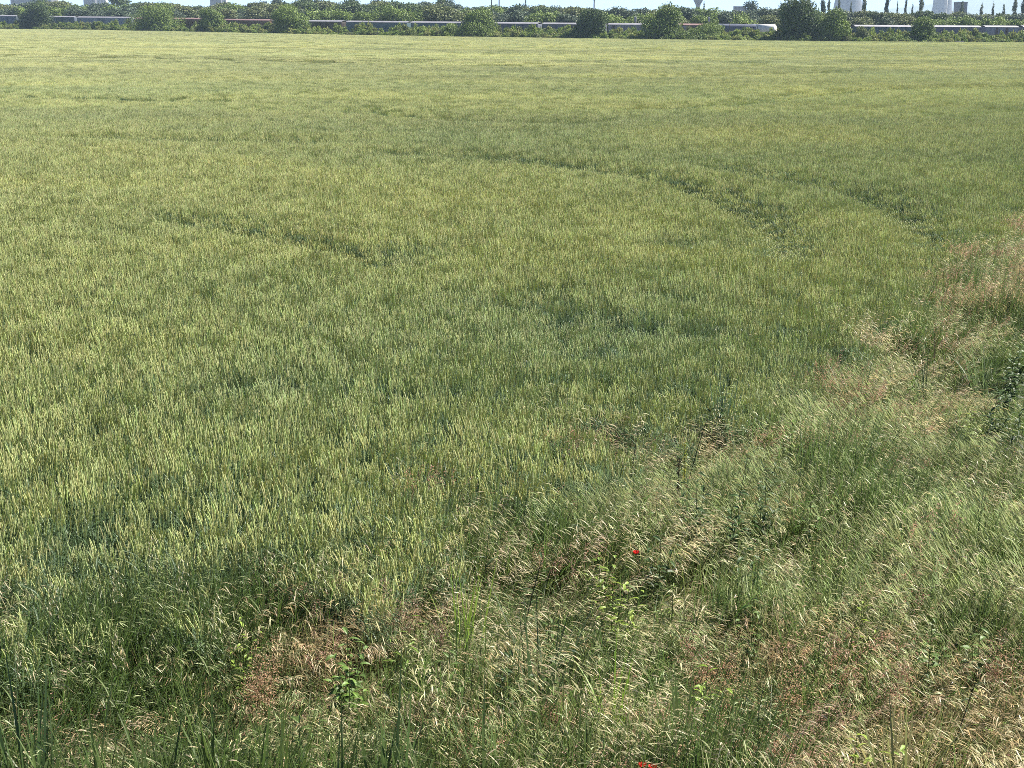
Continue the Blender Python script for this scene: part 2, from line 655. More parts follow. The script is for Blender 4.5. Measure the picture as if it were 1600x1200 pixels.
for k, (u0, u1, vt, vb, pal, nl, pt, lab) in enumerate(BUSHES):
    uc = (u0 + u1) / 2
    Y = edge_y(uc) + 6.5
    top = at_depth(uc, vt, Y)
    w = (u1 - u0) / F * Y * 1.02
    h = top.z
    low = vt > 30
    t = thing('shrub' if low else 'bush_tree', (top.x, Y, 0), lab, 'shrub' if low else 'tree', 'bushes along the far edge of the field', random.random() * 6)
    leaf = .23 if low else .31
    part('crown', crown_mesh('bush_crown', bush_lobes(w, h, 22 if not low else 12, 100 + k, pt), int(nl * 1.9), leaf, *pal), M_LEAF, t)
    part('trunk', wood_mesh('bush_trunk', h * .7, .045 * h ** .8, 6, .04, .4, .15), M_BARK, t)

# bramble thicket: one uncountable mass along the edge, with the dry grass before it
brs = []
for k in range(6):
    pal = (FOL_Y, FOL_O, FOL_M, FOL_Y, ((.09, .11, .03), (.28, .30, .08)), FOL_M)[k]
    brs.append(source('bramble_clump_%s' % 'abcdef'[k], crown_mesh('bramble', bush_lobes(2.2, 1.5, 8, 50 + k), 700, .19, *pal, up=.5), M_LEAF_T))
npt = 2000
uu = rng.uniform(-330, 1950, npt)
ydep = rng.random(npt) ** 1.2 * 11 + 1.6
pts, sc = [], []
for u, dy in zip(uu, ydep):
    y = edge_y(u) + dy
    p = at_depth(u, 50, y)
    hgt = .55 + 1.25 * (dy / 12) + .55 * N2(np.array([u * .035]), np.array([3.0]))[0]
    pts.append((p.x, y, 0.0))
    sc.append((.9 + .5 * random.random(), .9 + .5 * random.random(), hgt * (.75 + .5 * random.random()) * 1.02))
tn = .8 + .5 * N1(uu[:, None] * .05, np.zeros((npt, 1)) + 7)
scatter('bramble_thicket', np.array(pts), rng.random(npt) * 6.28, np.zeros((npt, 2)), np.array(sc), rng.integers(0, 6, npt), np.repeat(tn, 3, 1), brs,
        'tangled brambles and nettles along the far edge of the wheat', 'brambles')

# the wood beyond the railway
TONE = {}


def norm_tree(name, kind, seed, pal, nleaf):
    """tree of height 1 m, scaled when planted"""
    r = random.Random(seed)
    if kind == 'round':
        L = [(0, 0, .62, .26, .26, .30)]
        for k in range(15):
            an = r.random() * 6.28
            z = .34 + .5 * r.random()
            rad = .26 * (1 - abs(z - .55) * .9) * (.6 + .6 * r.random())
            s = .09 + .09 * r.random()
            L.append((math.cos(an) * rad, math.sin(an) * rad, min(z, .97 - s), s * 1.1, s * 1.1, s * .9))
        leaf, hollow = .036, .4
    elif kind == 'low':
        L = [(0, 0, .45, .36, .36, .42)]
        for k in range(14):
            an = r.random() * 6.28
            z = .15 + .65 * r.random()
            s = .12 + .1 * r.random()
            L.append((math.cos(an) * .33, math.sin(an) * .33, min(z, .97 - s), s, s, s))
        leaf, hollow = .044, .4
    elif kind == 'pine':
        L = []
        for k in range(11):
            an = r.random() * 6.28
            z = .5 + .42 * r.random()
            s = .10 + .07 * r.random()
            rad = .16 * (1.3 - z)
            L.append((math.cos(an) * rad * 1.6, math.sin(an) * rad * 1.6, z, s * 1.25, s * 1.25, s * .62))
        leaf, hollow = .036, .2
    else:
        L = []
        for k in range(13):
            z = .14 + .82 * k / 12
            s = .075 * (math.sin(min(1, z + .1) * 3.0) ** .6 + .18) * r.uniform(.45, 1.25)
            L.append((r.uniform(-.05, .05), r.uniform(-.05, .05), z - .02, s, s, r.uniform(.05, .10)))
        leaf, hollow = .030, .2
    t = thing(name, (0, 0, -500), 'x', 'tree')
    TONE[t.name] = {id(FOL_B): 'grey green', id(FOL_D): 'dark green', id(FOL_O): 'olive', id(FOL_M): 'fresh green'}[id(pal)]
    part('crown', crown_mesh(kind + '_crown', L, nleaf, leaf, *pal, up=.3 if kind != 'poplar' else 1.0, hollow=hollow), M_LEAF, t)
    part('trunk', wood_mesh(kind + '_trunk', .9, .022 if kind != 'poplar' else .012, 7 if kind != 'poplar' else 4, .03, .32, .3), M_BARK, t)
    return t


PROTO = {'round': [norm_tree('broadleaf_tree', 'round', s, p, 5000) for s, p in ((1, FOL_B), (2, FOL_D), (3, FOL_O), (4, FOL_M), (5, FOL_B))],
         'low': [norm_tree('broadleaf_tree', 'low', s, p, 4200) for s, p in ((11, FOL_O), (12, FOL_B), (13, FOL_M))],
         'pine': [norm_tree('pine_tree', 'pine', s, p, 1700) for s, p in ((21, FOL_B), (22, FOL_D))],
         'poplar': [norm_tree('poplar_tree', 'poplar', s, p, 1500) for s, p in ((31, FOL_B), (32, FOL_O))]}
USED, PLANTED, TREES = set(), [], []


def plant(kind, u, v, Y, label, group, wide=1.0):
    lst = PROTO[kind]
    src = lst[random.randrange(len(lst))]
    top = at_depth(u, v, Y)
    h = top.z
    PLANTED.append((u, kind, TONE[src.name]))
    loc, rot, s = (top.x, Y, 0), (0, 0, random.random() * 6.28), (h * wide, h * wide, h)
    if src.name not in USED:
        USED.add(src.name)
        src.location, src.rotation_euler, src.scale = loc, rot, s
        src['label'], src['group'] = label, group
        TREES.append(src)
        return src
    TREES.append(copy_thing(src, loc, rot, s, label, group))
    return TREES[-1]


TOPS = [(-300, 0), (0, 3), (60, 1), (130, 4), (200, 3), (300, 6), (380, 5), (430, 2), (520, 3), (640, 4), (720, 6), (800, 9), (880, 12), (940, 12), (1000, 13), (1060, 9), (1120, 12), (1160, 15), (1220, 12), (1300, 17), (1350, 15), (1430, 17), (1520, 19), (1600, 21), (1950, 22)]


def top_at(u):
    return float(np.interp(u, [p[0] for p in TOPS], [p[1] for p in TOPS]))


# back row: taller trees
u = -260.0
while u < 1880:
    Y = edge_y(u) + random.uniform(95, 150)
    plant('round', u, top_at(u) + random.uniform(-4, 3), Y, 'broadleaf tree in the far wood behind the freight train', 'broadleaf trees of the far wood', random.uniform(1.0, 1.5))
    u += random.uniform(14, 26)
# front row: lower, paler trees just behind the train
u = -270.0
while u < 1900:
    Y = edge_y(u) + random.uniform(40, 70)
    plant('low', u, top_at(u) + random.uniform(3, 11), Y, 'low bushy tree close behind the freight train', 'low trees just behind the train', random.uniform(1.0, 1.5))
    u += random.uniform(20, 34)
# pines standing above the wood left of the middle
for u in list(np.linspace(392, 700, 15)) + [190, 60, 1215, 1180]:
    u = u + random.uniform(-8, 8)
    plant('pine', u, random.uniform(-7, 5), edge_y(u) + random.uniform(160, 240), 'tall grey green pine standing above the far wood', 'pines above the far wood', random.uniform(.8, 1.15))
# poplars at right
for k, (u, v) in enumerate([(1287, -9), (1296, -8), (1312, -4), (1388, -14), (1417, -10), (1441, -11), (1352, -6), (1403, 2), (1504, 4), (1534, 7), (1552, 5), (1569, 9), (1588, -8), (1600, -4), (1621, 3), (1660, -6), (1700, 0), (1100, 4), (1244, -2), (1262, 3), (1330, 4), (1426, 6)]):
    plant('poplar', u, v, edge_y(u) + random.uniform(170, 260), 'slim poplar standing above the wood at right', 'slim poplars above the far wood', random.uniform(.22, .60))

# say of each tree in the wood where it stands
ANCH = [(-250, 'past the left end of the train'), (-75, 'above the faded blue wagon'), (53, 'above the leftmost dark tree'), (115, 'above the blue wagon'), (165, 'above the palest blue wagon'),
        (243, 'above the broad green bush'), (328, 'above the round bush among rust wagons'), (390, 'above the second rust roofed wagon'), (450, 'above the bush before brown wagon'),
        (510, 'above the dark brown wagon'), (570, 'above the first teal wagon'), (630, 'above the middle of the teal wagons'), (690, 'above the low spreading shrub'), (745, 'above the yellow topped bush'),
        (810, 'above the slate blue wagon'), (865, 'left above the dense rounded bush'), (925, 'above the dense rounded bush'), (980, 'above the light grey wagon'), (1035, 'above the tall leafy tree'),
        (1100, 'above the wide low bush'), (1170, 'above the tank wagon'), (1248, 'behind the tallest dark tree'), (1304, 'above the fresh green round tree'), (1370, 'above the last teal wagon'),
        (1446, 'above the upright pointed bush'), (1505, 'above the slate hopper'), (1560, 'above the short pale hopper'), (1610, 'above the hopper at the right end'), (1740, 'past the right end of the train')]
WORD = {'round': 'tree in the far wood', 'low': 'low tree behind the train', 'pine': 'tall pine over the wood', 'poplar': 'slim poplar over the wood'}
slots = {}
for o, (u, kd, tone) in zip(TREES, PLANTED):
    an = min(ANCH, key=lambda q: abs(q[0] - u))[1]
    slots.setdefault((kd, tone, an), []).append((u, o))
for (kd, tone, an), lst in slots.items():
    lst.sort(key=lambda q: q[0])
    names = {1: [''], 2: ['left ', 'right '], 3: ['leftmost ', 'middle ', 'rightmost ']}.get(len(lst)) or ['%s ' % ('first', 'second', 'third', 'fourth', 'fifth', 'sixth', 'seventh', 'eighth', 'ninth', 'tenth')[min(i, 9)] for i in range(len(lst))]
    for nm, (u, o) in zip(names, lst):
        o['label'] = '%s%s %s %s' % (nm, tone, WORD[kd], an)

# ================================================================== THE FREIGHT TRAIN
def paint(name, c, c2, rough=.55):
    return surface(name, c, c2, 1.3, rough, .08, .4, detail=8)


P_BLUE = paint('faded_blue_paint', (0.077, 0.105, 0.149), (0.132, 0.160, 0.198))
P_PALE = paint('pale_blue_paint', (0.143, 0.171, 0.220), (0.220, 0.242, 0.286))
P_RUST = paint('rust_brown_paint', (0.094, 0.041, 0.030), (0.154, 0.083, 0.066))
P_BROWN = paint('dark_brown_paint', (0.047, 0.033, 0.028), (0.088, 0.072, 0.066))
P_TEAL = paint('teal_paint', (0.039, 0.077, 0.094), (0.072, 0.116, 0.132))
P_SLATE = paint('slate_paint', (0.066, 0.077, 0.110), (0.121, 0.132, 0.176))
P_GREY = paint('light_grey_paint', (0.182, 0.193, 0.220), (0.264, 0.275, 0.303))
P_TANK_LIT = paint('tank_sunlight_paint', (.55, .54, .50), (.72, .70, .66), .45)  # sunlight on the tank end, put into an off white colour
R_PALE = paint('pale_roof_paint', (.13, .13, .15), (.21, .21, .235), .6)
R_RUST = paint('rust_roof_paint', (.14, .085, .08), (.20, .125, .12), .6)
P_STEEL = surface('dark_running_gear', (.03, .028, .026), (.07, .06, .05), 5, .7, .2)


def arch_roof(bm, L, W, z0, rise, thick=.06):
    n = 10
    prev = None
    for k in range(n + 1):
        y = -W / 2 + W * k / n
        z = z0 + rise * (1 - (2 * k / n - 1) ** 2)
        cur = [bm.verts.new((-L / 2, y, z)), bm.verts.new((L / 2, y, z)), bm.verts.new((L / 2, y, z - thick)), bm.verts.new((-L / 2, y, z - thick))]
        if prev:
            bm.faces.new((prev[0], prev[1], cur[1], cur[0]))
            bm.faces.new((prev[3], cur[3], cur[2], prev[2]))
            bm.faces.new((prev[1], prev[2], cur[2], cur[1]))
            bm.faces.new((prev[0], cur[0], cur[3], prev[3]))
        else:
            bm.faces.new((cur[0], cur[3], cur[2], cur[1]))
        prev = cur
    bm.faces.new((prev[0], prev[1], prev[2], prev[3]))


def running_gear(t, L):
    def fr(bm):
        add_box(bm, -L / 2 + .1, L / 2 - .1, -1.2, 1.2, .95, 1.18)
        for s in (-1, 1):
            add_box(bm, s * (L / 2 + .2) - .35, s * (L / 2 + .2) + .35, -.9, -.6, .98, 1.12)
            add_box(bm, s * (L / 2 + .2) - .35, s * (L / 2 + .2) + .35, .6, .9, .98, 1.12)
    part('underframe', bm_mesh('underframe', fr), P_STEEL, t)
    for s in (-1, 1):
        b = part('bogie', bm_mesh('bogie', lambda bm: (add_box(bm, s * L * .34 - 1.25, s * L * .34 + 1.25, -1.05, -.92, .42, .72, .05), add_box(bm, s * L * .34 - 1.25, s * L * .34 + 1.25, .92, 1.05, .42, .72, .05), add_box(bm, s * L * .34 - .3, s * L * .34 + .3, -.915, .915, .5, .93))), P_STEEL, t)
        for q in (-.9, .9):
            part('wheelset', bm_mesh('wheelset', lambda bm: add_lathe(bm, [(.46, -.80), (.46, -.68), (.08, -.66), (.08, .66), (.46, .68), (.46, .80)], 16, 'Y', (s * L * .34 + q, 0, .46))), P_STEEL, b)


def wagon(u0, u1, kind, body, roof, label, ribs=0, panels=()):
    A, B = roof_at(u0), roof_at(u1)
    c = (A + B) / 2
    L = (B - A).length - .9
    rz = math.atan2(B.y - A.y, B.x - A.x)
    t = thing('tank_wagon' if kind == 'tank' else ('hopper_wagon' if kind == 'hopper' else 'box_wagon'), (c.x, c.y, c.z - 4.30), label, 'freight wagon', 'wagons of the freight train', rz)
    W = 2.8
    if kind == 'tank':
        R = 1.5
        def tk(bm):
            pr = [(.02, -L / 2)]
            for k in range(1, 7):
                pr.append((R * math.sin(k / 6 * math.pi / 2), -L / 2 + .75 * (1 - math.cos(k / 6 * math.pi / 2))))
            pr += [(r, -z) for r, z in pr[::-1]]
            add_lathe(bm, pr, 36, 'X', (0, 0, 4.30 - R))
        me = bm_mesh('tank', tk)
        me.polygons.foreach_set('use_smooth', [True] * len(me.polygons))
        part('tank', me, body, t)  # slate colour stands in for shade on the tank's body
        lit_skin = bm_mesh('sunlit_end_skin', lambda bm: add_lathe(bm, [(R + .008, L / 2 - 5.2), (R + .008, L / 2 - .75)] + [(R * math.sin(k / 6 * math.pi / 2) + .008, L / 2 + .008 - .75 * (1 - math.cos(k / 6 * math.pi / 2))) for k in range(5, 0, -1)], 36, 'X', (0, 0, 4.30 - R)))
        lit_skin.polygons.foreach_set('use_smooth', [True] * len(lit_skin.polygons))
        part('sunlit_end_skin', lit_skin, P_TANK_LIT, t, 'sunlit end of the tank, its light painted off white')  # skin over the tank's end that carries painted sunlight
        part('saddle', bm_mesh('saddle', lambda bm: [add_box(bm, s * L * .34 - .4, s * L * .34 + .4, -1.2, 1.2, 1.2, 1.9) for s in (-1, 1)]), P_STEEL, t)
        part('walkway', bm_mesh('walkway', lambda bm: add_box(bm, -1.6, 1.6, -.35, .35, 4.31, 4.36)), P_STEEL, t)
        part('manhole', bm_mesh('manhole', lambda bm: add_lathe(bm, [(.3, 4.37), (.3, 4.5), (.22, 4.56)], 14)), P_STEEL, t)
        for q in (-.25, .2):
            part('strap', bm_mesh('strap', lambda bm: add_lathe(bm, [(R + .012, L * q - .06), (R + .012, L * q + .06)], 36, 'X', (0, 0, 4.30 - R))), P_STEEL, t)
    else:
        def bd(bm):
            if kind == 'hopper':
                ys = [(-W / 2, 3.85), (-W / 2, 2.2), (-W * .36, 1.25), (W * .36, 1.25), (W / 2, 2.2), (W / 2, 3.85)]
                a1 = [bm.verts.new((-L / 2, y, z)) for y, z in ys]
                a2 = [bm.verts.new((L / 2, y, z)) for y, z in ys]
                for k in range(6):
                    bm.faces.new((a1[k], a1[(k + 1) % 6], a2[(k + 1) % 6], a2[k]))
                bm.faces.new(a1); bm.faces.new(a2)
            else:
                add_box(bm, -L / 2, L / 2, -W / 2, W / 2, 1.2, 3.85, .05)
        part('body', bm_mesh('body', bd), body, t)
        me = bm_mesh('roof', lambda bm: arch_roof(bm, L + .12, W + .16, 3.92, .38))
        part('roof', me, roof, t)
        if ribs:
            for k in range(ribs):
                x = -L / 2 + .15 + (L - .3) * k / (ribs - 1)
                o = part('rib', bm_mesh('rib', lambda bm: (add_box(bm, -.07, .07, -W / 2 - .10, -W / 2 + .01, 1.9 if kind == 'hopper' else 1.25, 3.82), add_box(bm, -.07, .07, W / 2 - .01, W / 2 + .10, 1.9 if kind == 'hopper' else 1.25, 3.82))) if k == 0 else RIB[0].data, body, t)
                if k == 0: RIB[:] = [o]
                o.location = (x, 0, 0)
        for (a0, a1, m) in panels:
            part('door', bm_mesh('door', lambda bm: add_box(bm, L * a0, L * a1, -W / 2 - .06, -W / 2 + .02, 1.45, 3.7, .02)), m, t)
        if kind == 'hopper':
            part('ladder', bm_mesh('ladder', lambda bm: [add_box(bm, L / 2 + .02, L / 2 + .06, -.9 + .0, -.4, 1.6 + .35 * k, 1.64 + .35 * k) for k in range(6)]), P_STEEL, t)
    running_gear(t, L)
    return t


RIB = []
WAGONS = [
    (-320, -212, 'box', P_RUST, R_RUST, 'rust brown wagon past the left end of the picture', 0, ()),
    (-210, -74, 'box', P_BLUE, R_PALE, 'blue wagon past the left end of the picture', 0, ()),
    (-72, 31, 'box', P_BLUE, R_PALE, 'faded blue wagon left of the leftmost dark tree', 9, ()),
    (33, 122, 'box', P_BLUE, R_PALE, 'blue wagon directly right of the leftmost dark tree', 0, ()),
    (124, 212, 'box', P_PALE, R_PALE, 'palest blue box wagon, left of the broad green bush', 0, ((.40, .485, P_RUST), (-.12, .02, P_BLUE))),
    (214, 319, 'box', P_RUST, R_RUST, 'rust roofed brown wagon left of the round green bush', 8, ()),
    (321, 428, 'box', P_RUST, R_RUST, 'rust roofed brown wagon right of the round green bush', 0, ()),
    (430, 541, 'box', P_BROWN, R_PALE, 'dark brown wagon with a grey roof', 10, ((-.06, .08, P_SLATE),)),
    (543, 642, 'box', P_TEAL, R_PALE, 'teal wagon directly right of the dark brown one', 0, ()),
    (644, 745, 'box', P_TEAL, R_PALE, 'teal wagon behind the low spreading shrub', 0, ()),
    (747, 846, 'box', P_SLATE, R_PALE, 'slate blue wagon right of the bush with the yellow green top', 9, ()),
    (848, 948, 'box', P_SLATE, R_PALE, 'slate wagon half hidden by the dense rounded dark bush', 0, ((-.1, .05, P_BROWN),)),
    (950, 1032, 'box', P_GREY, R_PALE, 'light grey wagon right of the dense rounded dark bush', 7, ((-.42, -.36, P_BROWN),)),
    (1034, 1112, 'box', P_BROWN, R_RUST, 'dark wagon with two pale door panels', 0, ((-.46, -.27, P_GREY), (-.22, .1, P_GREY))),
    (1114, 1217, 'tank', P_SLATE, None, 'tank wagon painted slate in its shade and off white on its sunlit end'),
    (1220, 1328, 'box', P_TEAL, R_PALE, 'teal wagon mostly hidden behind the tallest dark tree', 0, ()),
    (1330, 1436, 'box', P_TEAL, R_PALE, 'teal wagon right of the low mounded shrub', 6, ()),
    (1438, 1531, 'hopper', P_SLATE, R_PALE, 'slate hopper wagon with ribs, right of the upright pointed bush', 12, ()),
    (1533, 1590, 'hopper', P_PALE, R_PALE, 'short pale ribbed hopper near the right end of the train', 8, ((-.2, -.12, P_BROWN), (.1, .18, P_BROWN))),
    (1592, 1690, 'hopper', P_SLATE, R_PALE, 'ribbed hopper at the right end behind the low shrub', 10, ()),
    (1692, 1790, 'hopper', P_SLATE, R_PALE, 'ribbed hopper past the right end of the picture', 10, ()),
]
for w in WAGONS:
    wagon(*w)

# pale signal posts beside the track
for u, v0, lab in ((993, 26, 'slim pale signal post above the light grey wagon'), (1108, 26.5, 'pale signal post with round head, left of the tank wagon')):
    p = at_depth(u, v0, edge_y(u) + 30)
    t = thing('signal_post', (p.x, p.y, 0), lab, 'signal post', 'signal posts beside the railway')
    part('post', bm_mesh('post', lambda bm: add_lathe(bm, [(.12, 0), (.10, p.z - .2)], 10)), R_PALE, t)
    part('signal_head', bm_mesh('signal_head', lambda bm: add_box(bm, -.28, .28, -.12, .12, p.z - 1.3, p.z, .1)), P_GREY, t)

# white board lying in the brambles
p = on_plane(1384, 60, 1.0)
t = thing('white_board', (p.x, edge_y(1384) + 1.6, .95), 'white board lying in the brambles below the teal wagon', 'board')
part('panel', bm_mesh('panel', lambda bm: add_box(bm, -1.0, 1.0, -.3, .3, -.05, .12, .02)), R_PALE, t)
part('post', bm_mesh('post', lambda bm: (add_box(bm, -.85, -.75, -.05, .05, -1.1, -.052), add_box(bm, .75, .85, -.05, .05, -1.1, -.052))), R_PALE, t)

# ================================================================== FAR INDUSTRY
CONC = surface('pale_concrete', (.065, .068, .08), (.095, .10, .11), .05, .9)
CONC_D = surface('grey_concrete', (.055, .057, .065), (.085, .087, .095), .05, .9)
CONC_W = surface('white_render', (.40, .39, .37), (.50, .49, .46), .05, .8)
GLASS = surface('dark_window_glass', (.04, .05, .06), (.06, .07, .09), .2, .2, 0, .5)


def block(u0, u1, vtop, D, mat, label, floors, bays, roof_box=True):
    A, B = at_depth(u0, vtop, D), at_depth(u1, vtop, D)
    W, h = B.x - A.x, A.z
    t = thing('industrial_building', ((A.x + B.x) / 2, D, 0), label, 'building')
    dp = max(10, W * .5)
    part('wall', bm_mesh('wall', lambda bm: add_box(bm, -W / 2, W / 2, 0, dp, 0, h)), mat, t)
    part('parapet', bm_mesh('parapet', lambda bm: add_box(bm, -W / 2 - .2, W / 2 + .2, -.2, dp + .2, h + .002, h + .8)), mat, t)
    for f in range(floors):
        for b in range(bays):
            x = -W / 2 + W * (b + .5) / bays
            z = h - (f + .65) * (h * .6 / floors)
            o = part('window', bm_mesh('window', lambda bm: add_box(bm, -W / bays * .28, W / bays * .28, -.06, .02, -h * .6 / floors * .27, h * .6 / floors * .27)) if f + b == 0 else WIN[0].data, GLASS, t)
            if f + b == 0: WIN[:] = [o]
            o.location = (x, 0, z)
    if roof_box:
        part('roof_plant', bm_mesh('roof_plant', lambda bm: add_box(bm, -W * .1, W * .15, dp * .3, dp * .6, h + .81, h + 4)), CONC_D, t)


WIN = []
block(16, 80, -3, 2100, CONC, 'wide pale grey factory block above the trees at far left', 4, 10)
block(130, 148, -5, 2250, CONC_D, 'tall grey tower block left of its white neighbour', 8, 4)
block(148.5, 165, -2, 2270, CONC_W, 'white tower block right of its grey neighbour', 7, 4)
block(328, 345, -4, 2150, CONC_D, 'grey silo block above the wood, left of the pines', 7, 3)
block(346, 353, -4, 2175, CONC_W, 'narrow white building end above the wood, left of the pines', 6, 2)
block(82.5, 88, -5, 2150, CONC_W, 'narrow white building beside the wide factory block', 6, 2)
block(1148, 1166, 11, 1600, CONC_D, 'low grey building between trees near the water tower', 3, 5, False)
block(1496, 1512, 4.5, 1300, CONC_D, 'flat roofed dark building right of the narrow cooling tower', 4, 4, False)

# water tower with an inverted cone tank
p = at_depth(1091, 0, 1900)
t = thing('water_tower', (p.x, 1900, 0), 'grey water tower with flared conical tank above the wood', 'water tower')
zt = p.z
part('shaft', bm_mesh('shaft', lambda bm: add_lathe(bm, [(3.2, 0), (2.5, zt - 9), (2.4, zt - 7.6)], 28)), CONC_D, t)
part('tank', bm_mesh('tank', lambda bm: add_lathe(bm, [(2.45, zt - 7.59), (3.2, zt - 5), (5.0, zt - 1.8), (6.1, zt + .5), (6.3, zt + 4), (5.6, zt + 6), (2.0, zt + 7.2)], 32)), CONC_D, t)
part('railing', bm_mesh('railing', lambda bm: add_lathe(bm, [(6.5, zt + 3.9), (6.5, zt + 4.1)], 32)), P_STEEL, t)


def cooling(u0, u1, D, label):
    A, B = at_depth(u0, 8, D), at_depth(u1, 8, D)
    R = (B.x - A.x) / 2
    hh = R * 3.1
    t = thing('cooling_tower', ((A.x + B.x) / 2, D, 0), label, 'cooling tower', 'cooling towers of the power station')
    pr = [(R * math.sqrt(.62 + .75 * (k / 16 - .74) ** 2 / .55), 5 + (hh - 5) * k / 16) for k in range(17)]
    q = pr[4][0]
    pr = [(r * R / q, z) for r, z in pr]
    me = bm_mesh('shell', lambda bm: add_lathe(bm, pr, 48))
    me.polygons.foreach_set('use_smooth', [len(f.vertices) == 4 for f in me.polygons])
    part('shell', me, CONC, t)
    part('rim', bm_mesh('rim', lambda bm: add_lathe(bm, [(pr[-1][0] + .4, hh + .002), (pr[-1][0] + .4, hh + 1)], 48)), CONC_D, t)
    part('leg_ring', bm_mesh('leg_ring', lambda bm: [add_box(bm, pr[0][0] * math.cos(k * math.tau / 24) - .5, pr[0][0] * math.cos(k * math.tau / 24) + .5, pr[0][0] * math.sin(k * math.tau / 24) - .5, pr[0][0] * math.sin(k * math.tau / 24) + .5, 0, 4.998) for k in range(24)]), CONC_D, t)


cooling(1301, 1349, 3000, 'wide grey cooling tower behind the slim poplars')
cooling(1455, 1490, 3300, 'narrower grey cooling tower above the upright pointed bush')


def chimney(u, w, D, mat, label, v=-20):
    p = at_depth(u, v, D)
    r = w / F * D / 2
    t = thing('factory_chimney', (p.x, D, 0), label, 'chimney')
    part('stack', bm_mesh('stack', lambda bm: add_lathe(bm, [(r * 1.15, 0), (r, p.z * .9), (r * .95, p.z)], 24)), mat, t)
    for k in range(3):
        part('band', bm_mesh('band', lambda bm: add_lathe(bm, [(r * 1.03, p.z * (.93 - .12 * k)), (r * 1.03, p.z * (.97 - .12 * k))], 24)), P_RUST, t)


chimney(1351.5, 5, 2600, CONC_W, 'white factory chimney at the right edge of the wide cooling tower')
chimney(1480, 4, 2600, CONC_W, 'white factory chimney before the narrower cooling tower')


def mast(u, D, v, label, lamp):
    p = at_depth(u, v, D)
    t = thing('lamp_mast', (p.x, D, 0), label, 'mast', 'thin masts above the wood')
    part('pole', bm_mesh('pole', lambda bm: add_lathe(bm, [(.40, 0), (.28, p.z)], 10)), CONC_D, t)
    part('head', bm_mesh('head', lambda bm: add_box(bm, -lamp, lamp, -.6, .6, p.z + .002, p.z + 1.4, .2)), CONC_D, t)


mast(928.5, 800, 0.5, 'thin lamp mast with visible head, above the dense rounded dark bush', .9)
mast(821.5, 800, -6, 'thin mast above the wood over the slate blue wagon', .7)
mast(780, 840, -4, 'thin mast above the wood, right of the bush with yellow green top', .5)
mast(768, 860, -5, 'thin mast above the wood over the bush with yellow green top', .5)

# ================================================================== THE WHEAT
C_EAR = (.405, .443, .202)
C_STEM = (.165, .232, .105)
C_LEAF = (.100, .158, .083)


def wheat_patch(name, size, n, lod):
    G = Geo()
    xy = (rng.random((n, 2)) - .5) * size * 1.12
    hh = .80 * (1 + rng.normal(size=n) * .055)
    base = np.column_stack([xy, np.zeros(n)])
    lean = rng.normal(size=(n, 2)) * .055 + np.array([.005, .0])
    d0 = unit(np.column_stack([lean, np.ones(n)]))
    earL = .115 + .045 * rng.random(n)
    stemL = hh - earL
    cs = jit(C_STEM, n)
    ang = rng.random(n) * math.tau
    dd = np.column_stack([np.cos(ang), np.sin(ang), np.zeros(n)])
    wst = .0042 if lod == 0 else (.006 if lod == 1 else .010)
    if lod < 2:
        P = ribbons(G, base, d0, stemL, np.full(n, wst), np.full(n, .03), dd, 3 if lod == 0 else 2, cs, prof=np.ones(4 if lod == 0 else 3))
    else:
        P = ribbons(G, base, d0, stemL, np.full(n, wst), np.full(n, .03), dd, 1, cs, prof=np.ones(2))
    tip = P[:, -1]
    nod = unit(d0 + dd * (.04 + .12 * rng.random((n, 1))))
    ce = jit(C_EAR, n, .2, .07)
    if lod == 0:
        m = 9
        t = np.linspace(0, 1, m)
        E = tip[:, None, :] + nod[:, None, :] * (earL[:, None] * t[None])[:, :, None] + dd[:, None, :] * (earL[:, None] * t[None] ** 2)[:, :, None] * .12
        R = np.array([.0020, .0048, .0034, .0056, .0036, .0054, .0034, .0044, .0010])
        tubes(G, E, np.tile(R, (n, 1)) * (.9 + .3 * rng.random((n, 1))), 4, ce)
    elif lod == 1:
        t = np.array([0, .2, .45, .7, 1.0])
        E = tip[:, None, :] + nod[:, None, :] * (earL[:, None] * t[None])[:, :, None]
        tubes(G, E, np.tile(np.array([.0025, .0062, .0044, .0060, .001]), (n, 1)), 4, ce)
    else:
        t = np.array([0, .5, 1.0])
        E = tip[:, None, :] + nod[:, None, :] * (earL[:, None] * t[None])[:, :, None] * 1.1
        tubes(G, E, np.tile(np.array([.004, .0125, .002]), (n, 1)), 4, ce)
    # flag leaves and lower leaves
    for lv, (frac, Ls, wd) in enumerate(((.80, .17, .010), (.60, .20, .011), (.40, .22, .012))):
        if lod == 2 and lv > 0: break
        kk = rng.random(n) < (.85 if lod < 2 else .6)
        q = base[kk] + d0[kk] * (stemL[kk] * frac)[:, None]
        m = int(kk.sum())
        an = rng.random(m) * math.tau
        fd = np.column_stack([np.cos(an), np.sin(an), np.zeros(m)])
        up = unit(fd * .42 + np.array([[0, 0, 1.0]]))
        ribbons(G, q, up, Ls * (.7 + .6 * rng.random(m)), np.full(m, wd * (1 if lod < 2 else 1.5)), .25 + .5 * rng.random(m), unit(fd + np.array([[0, 0, -.5]])), 3 if lod == 0 else 2, jit(C_LEAF, m, .22, .08), face=np.column_stack([-np.sin(an), np.cos(an), np.zeros(m)]))
    return G.mesh(name)


def in_view(x, y, pad):
    """keeps ground near what the camera (or one a step aside) sees"""
    return np.abs(x) < (y + 5) * .36 + pad


def grid_points(y0, y1, step, pad):
    ys = np.arange(y0, y1, step)
    P = []
    for y in ys:
        xm = (y + 5) * .36 + pad
        xs = np.arange(-xm, xm, step)
        P.append(np.column_stack([xs, np.full(len(xs), y)]))
    P = np.vstack(P)
    return P + (rng.random(P.shape) - .5) * step * .9


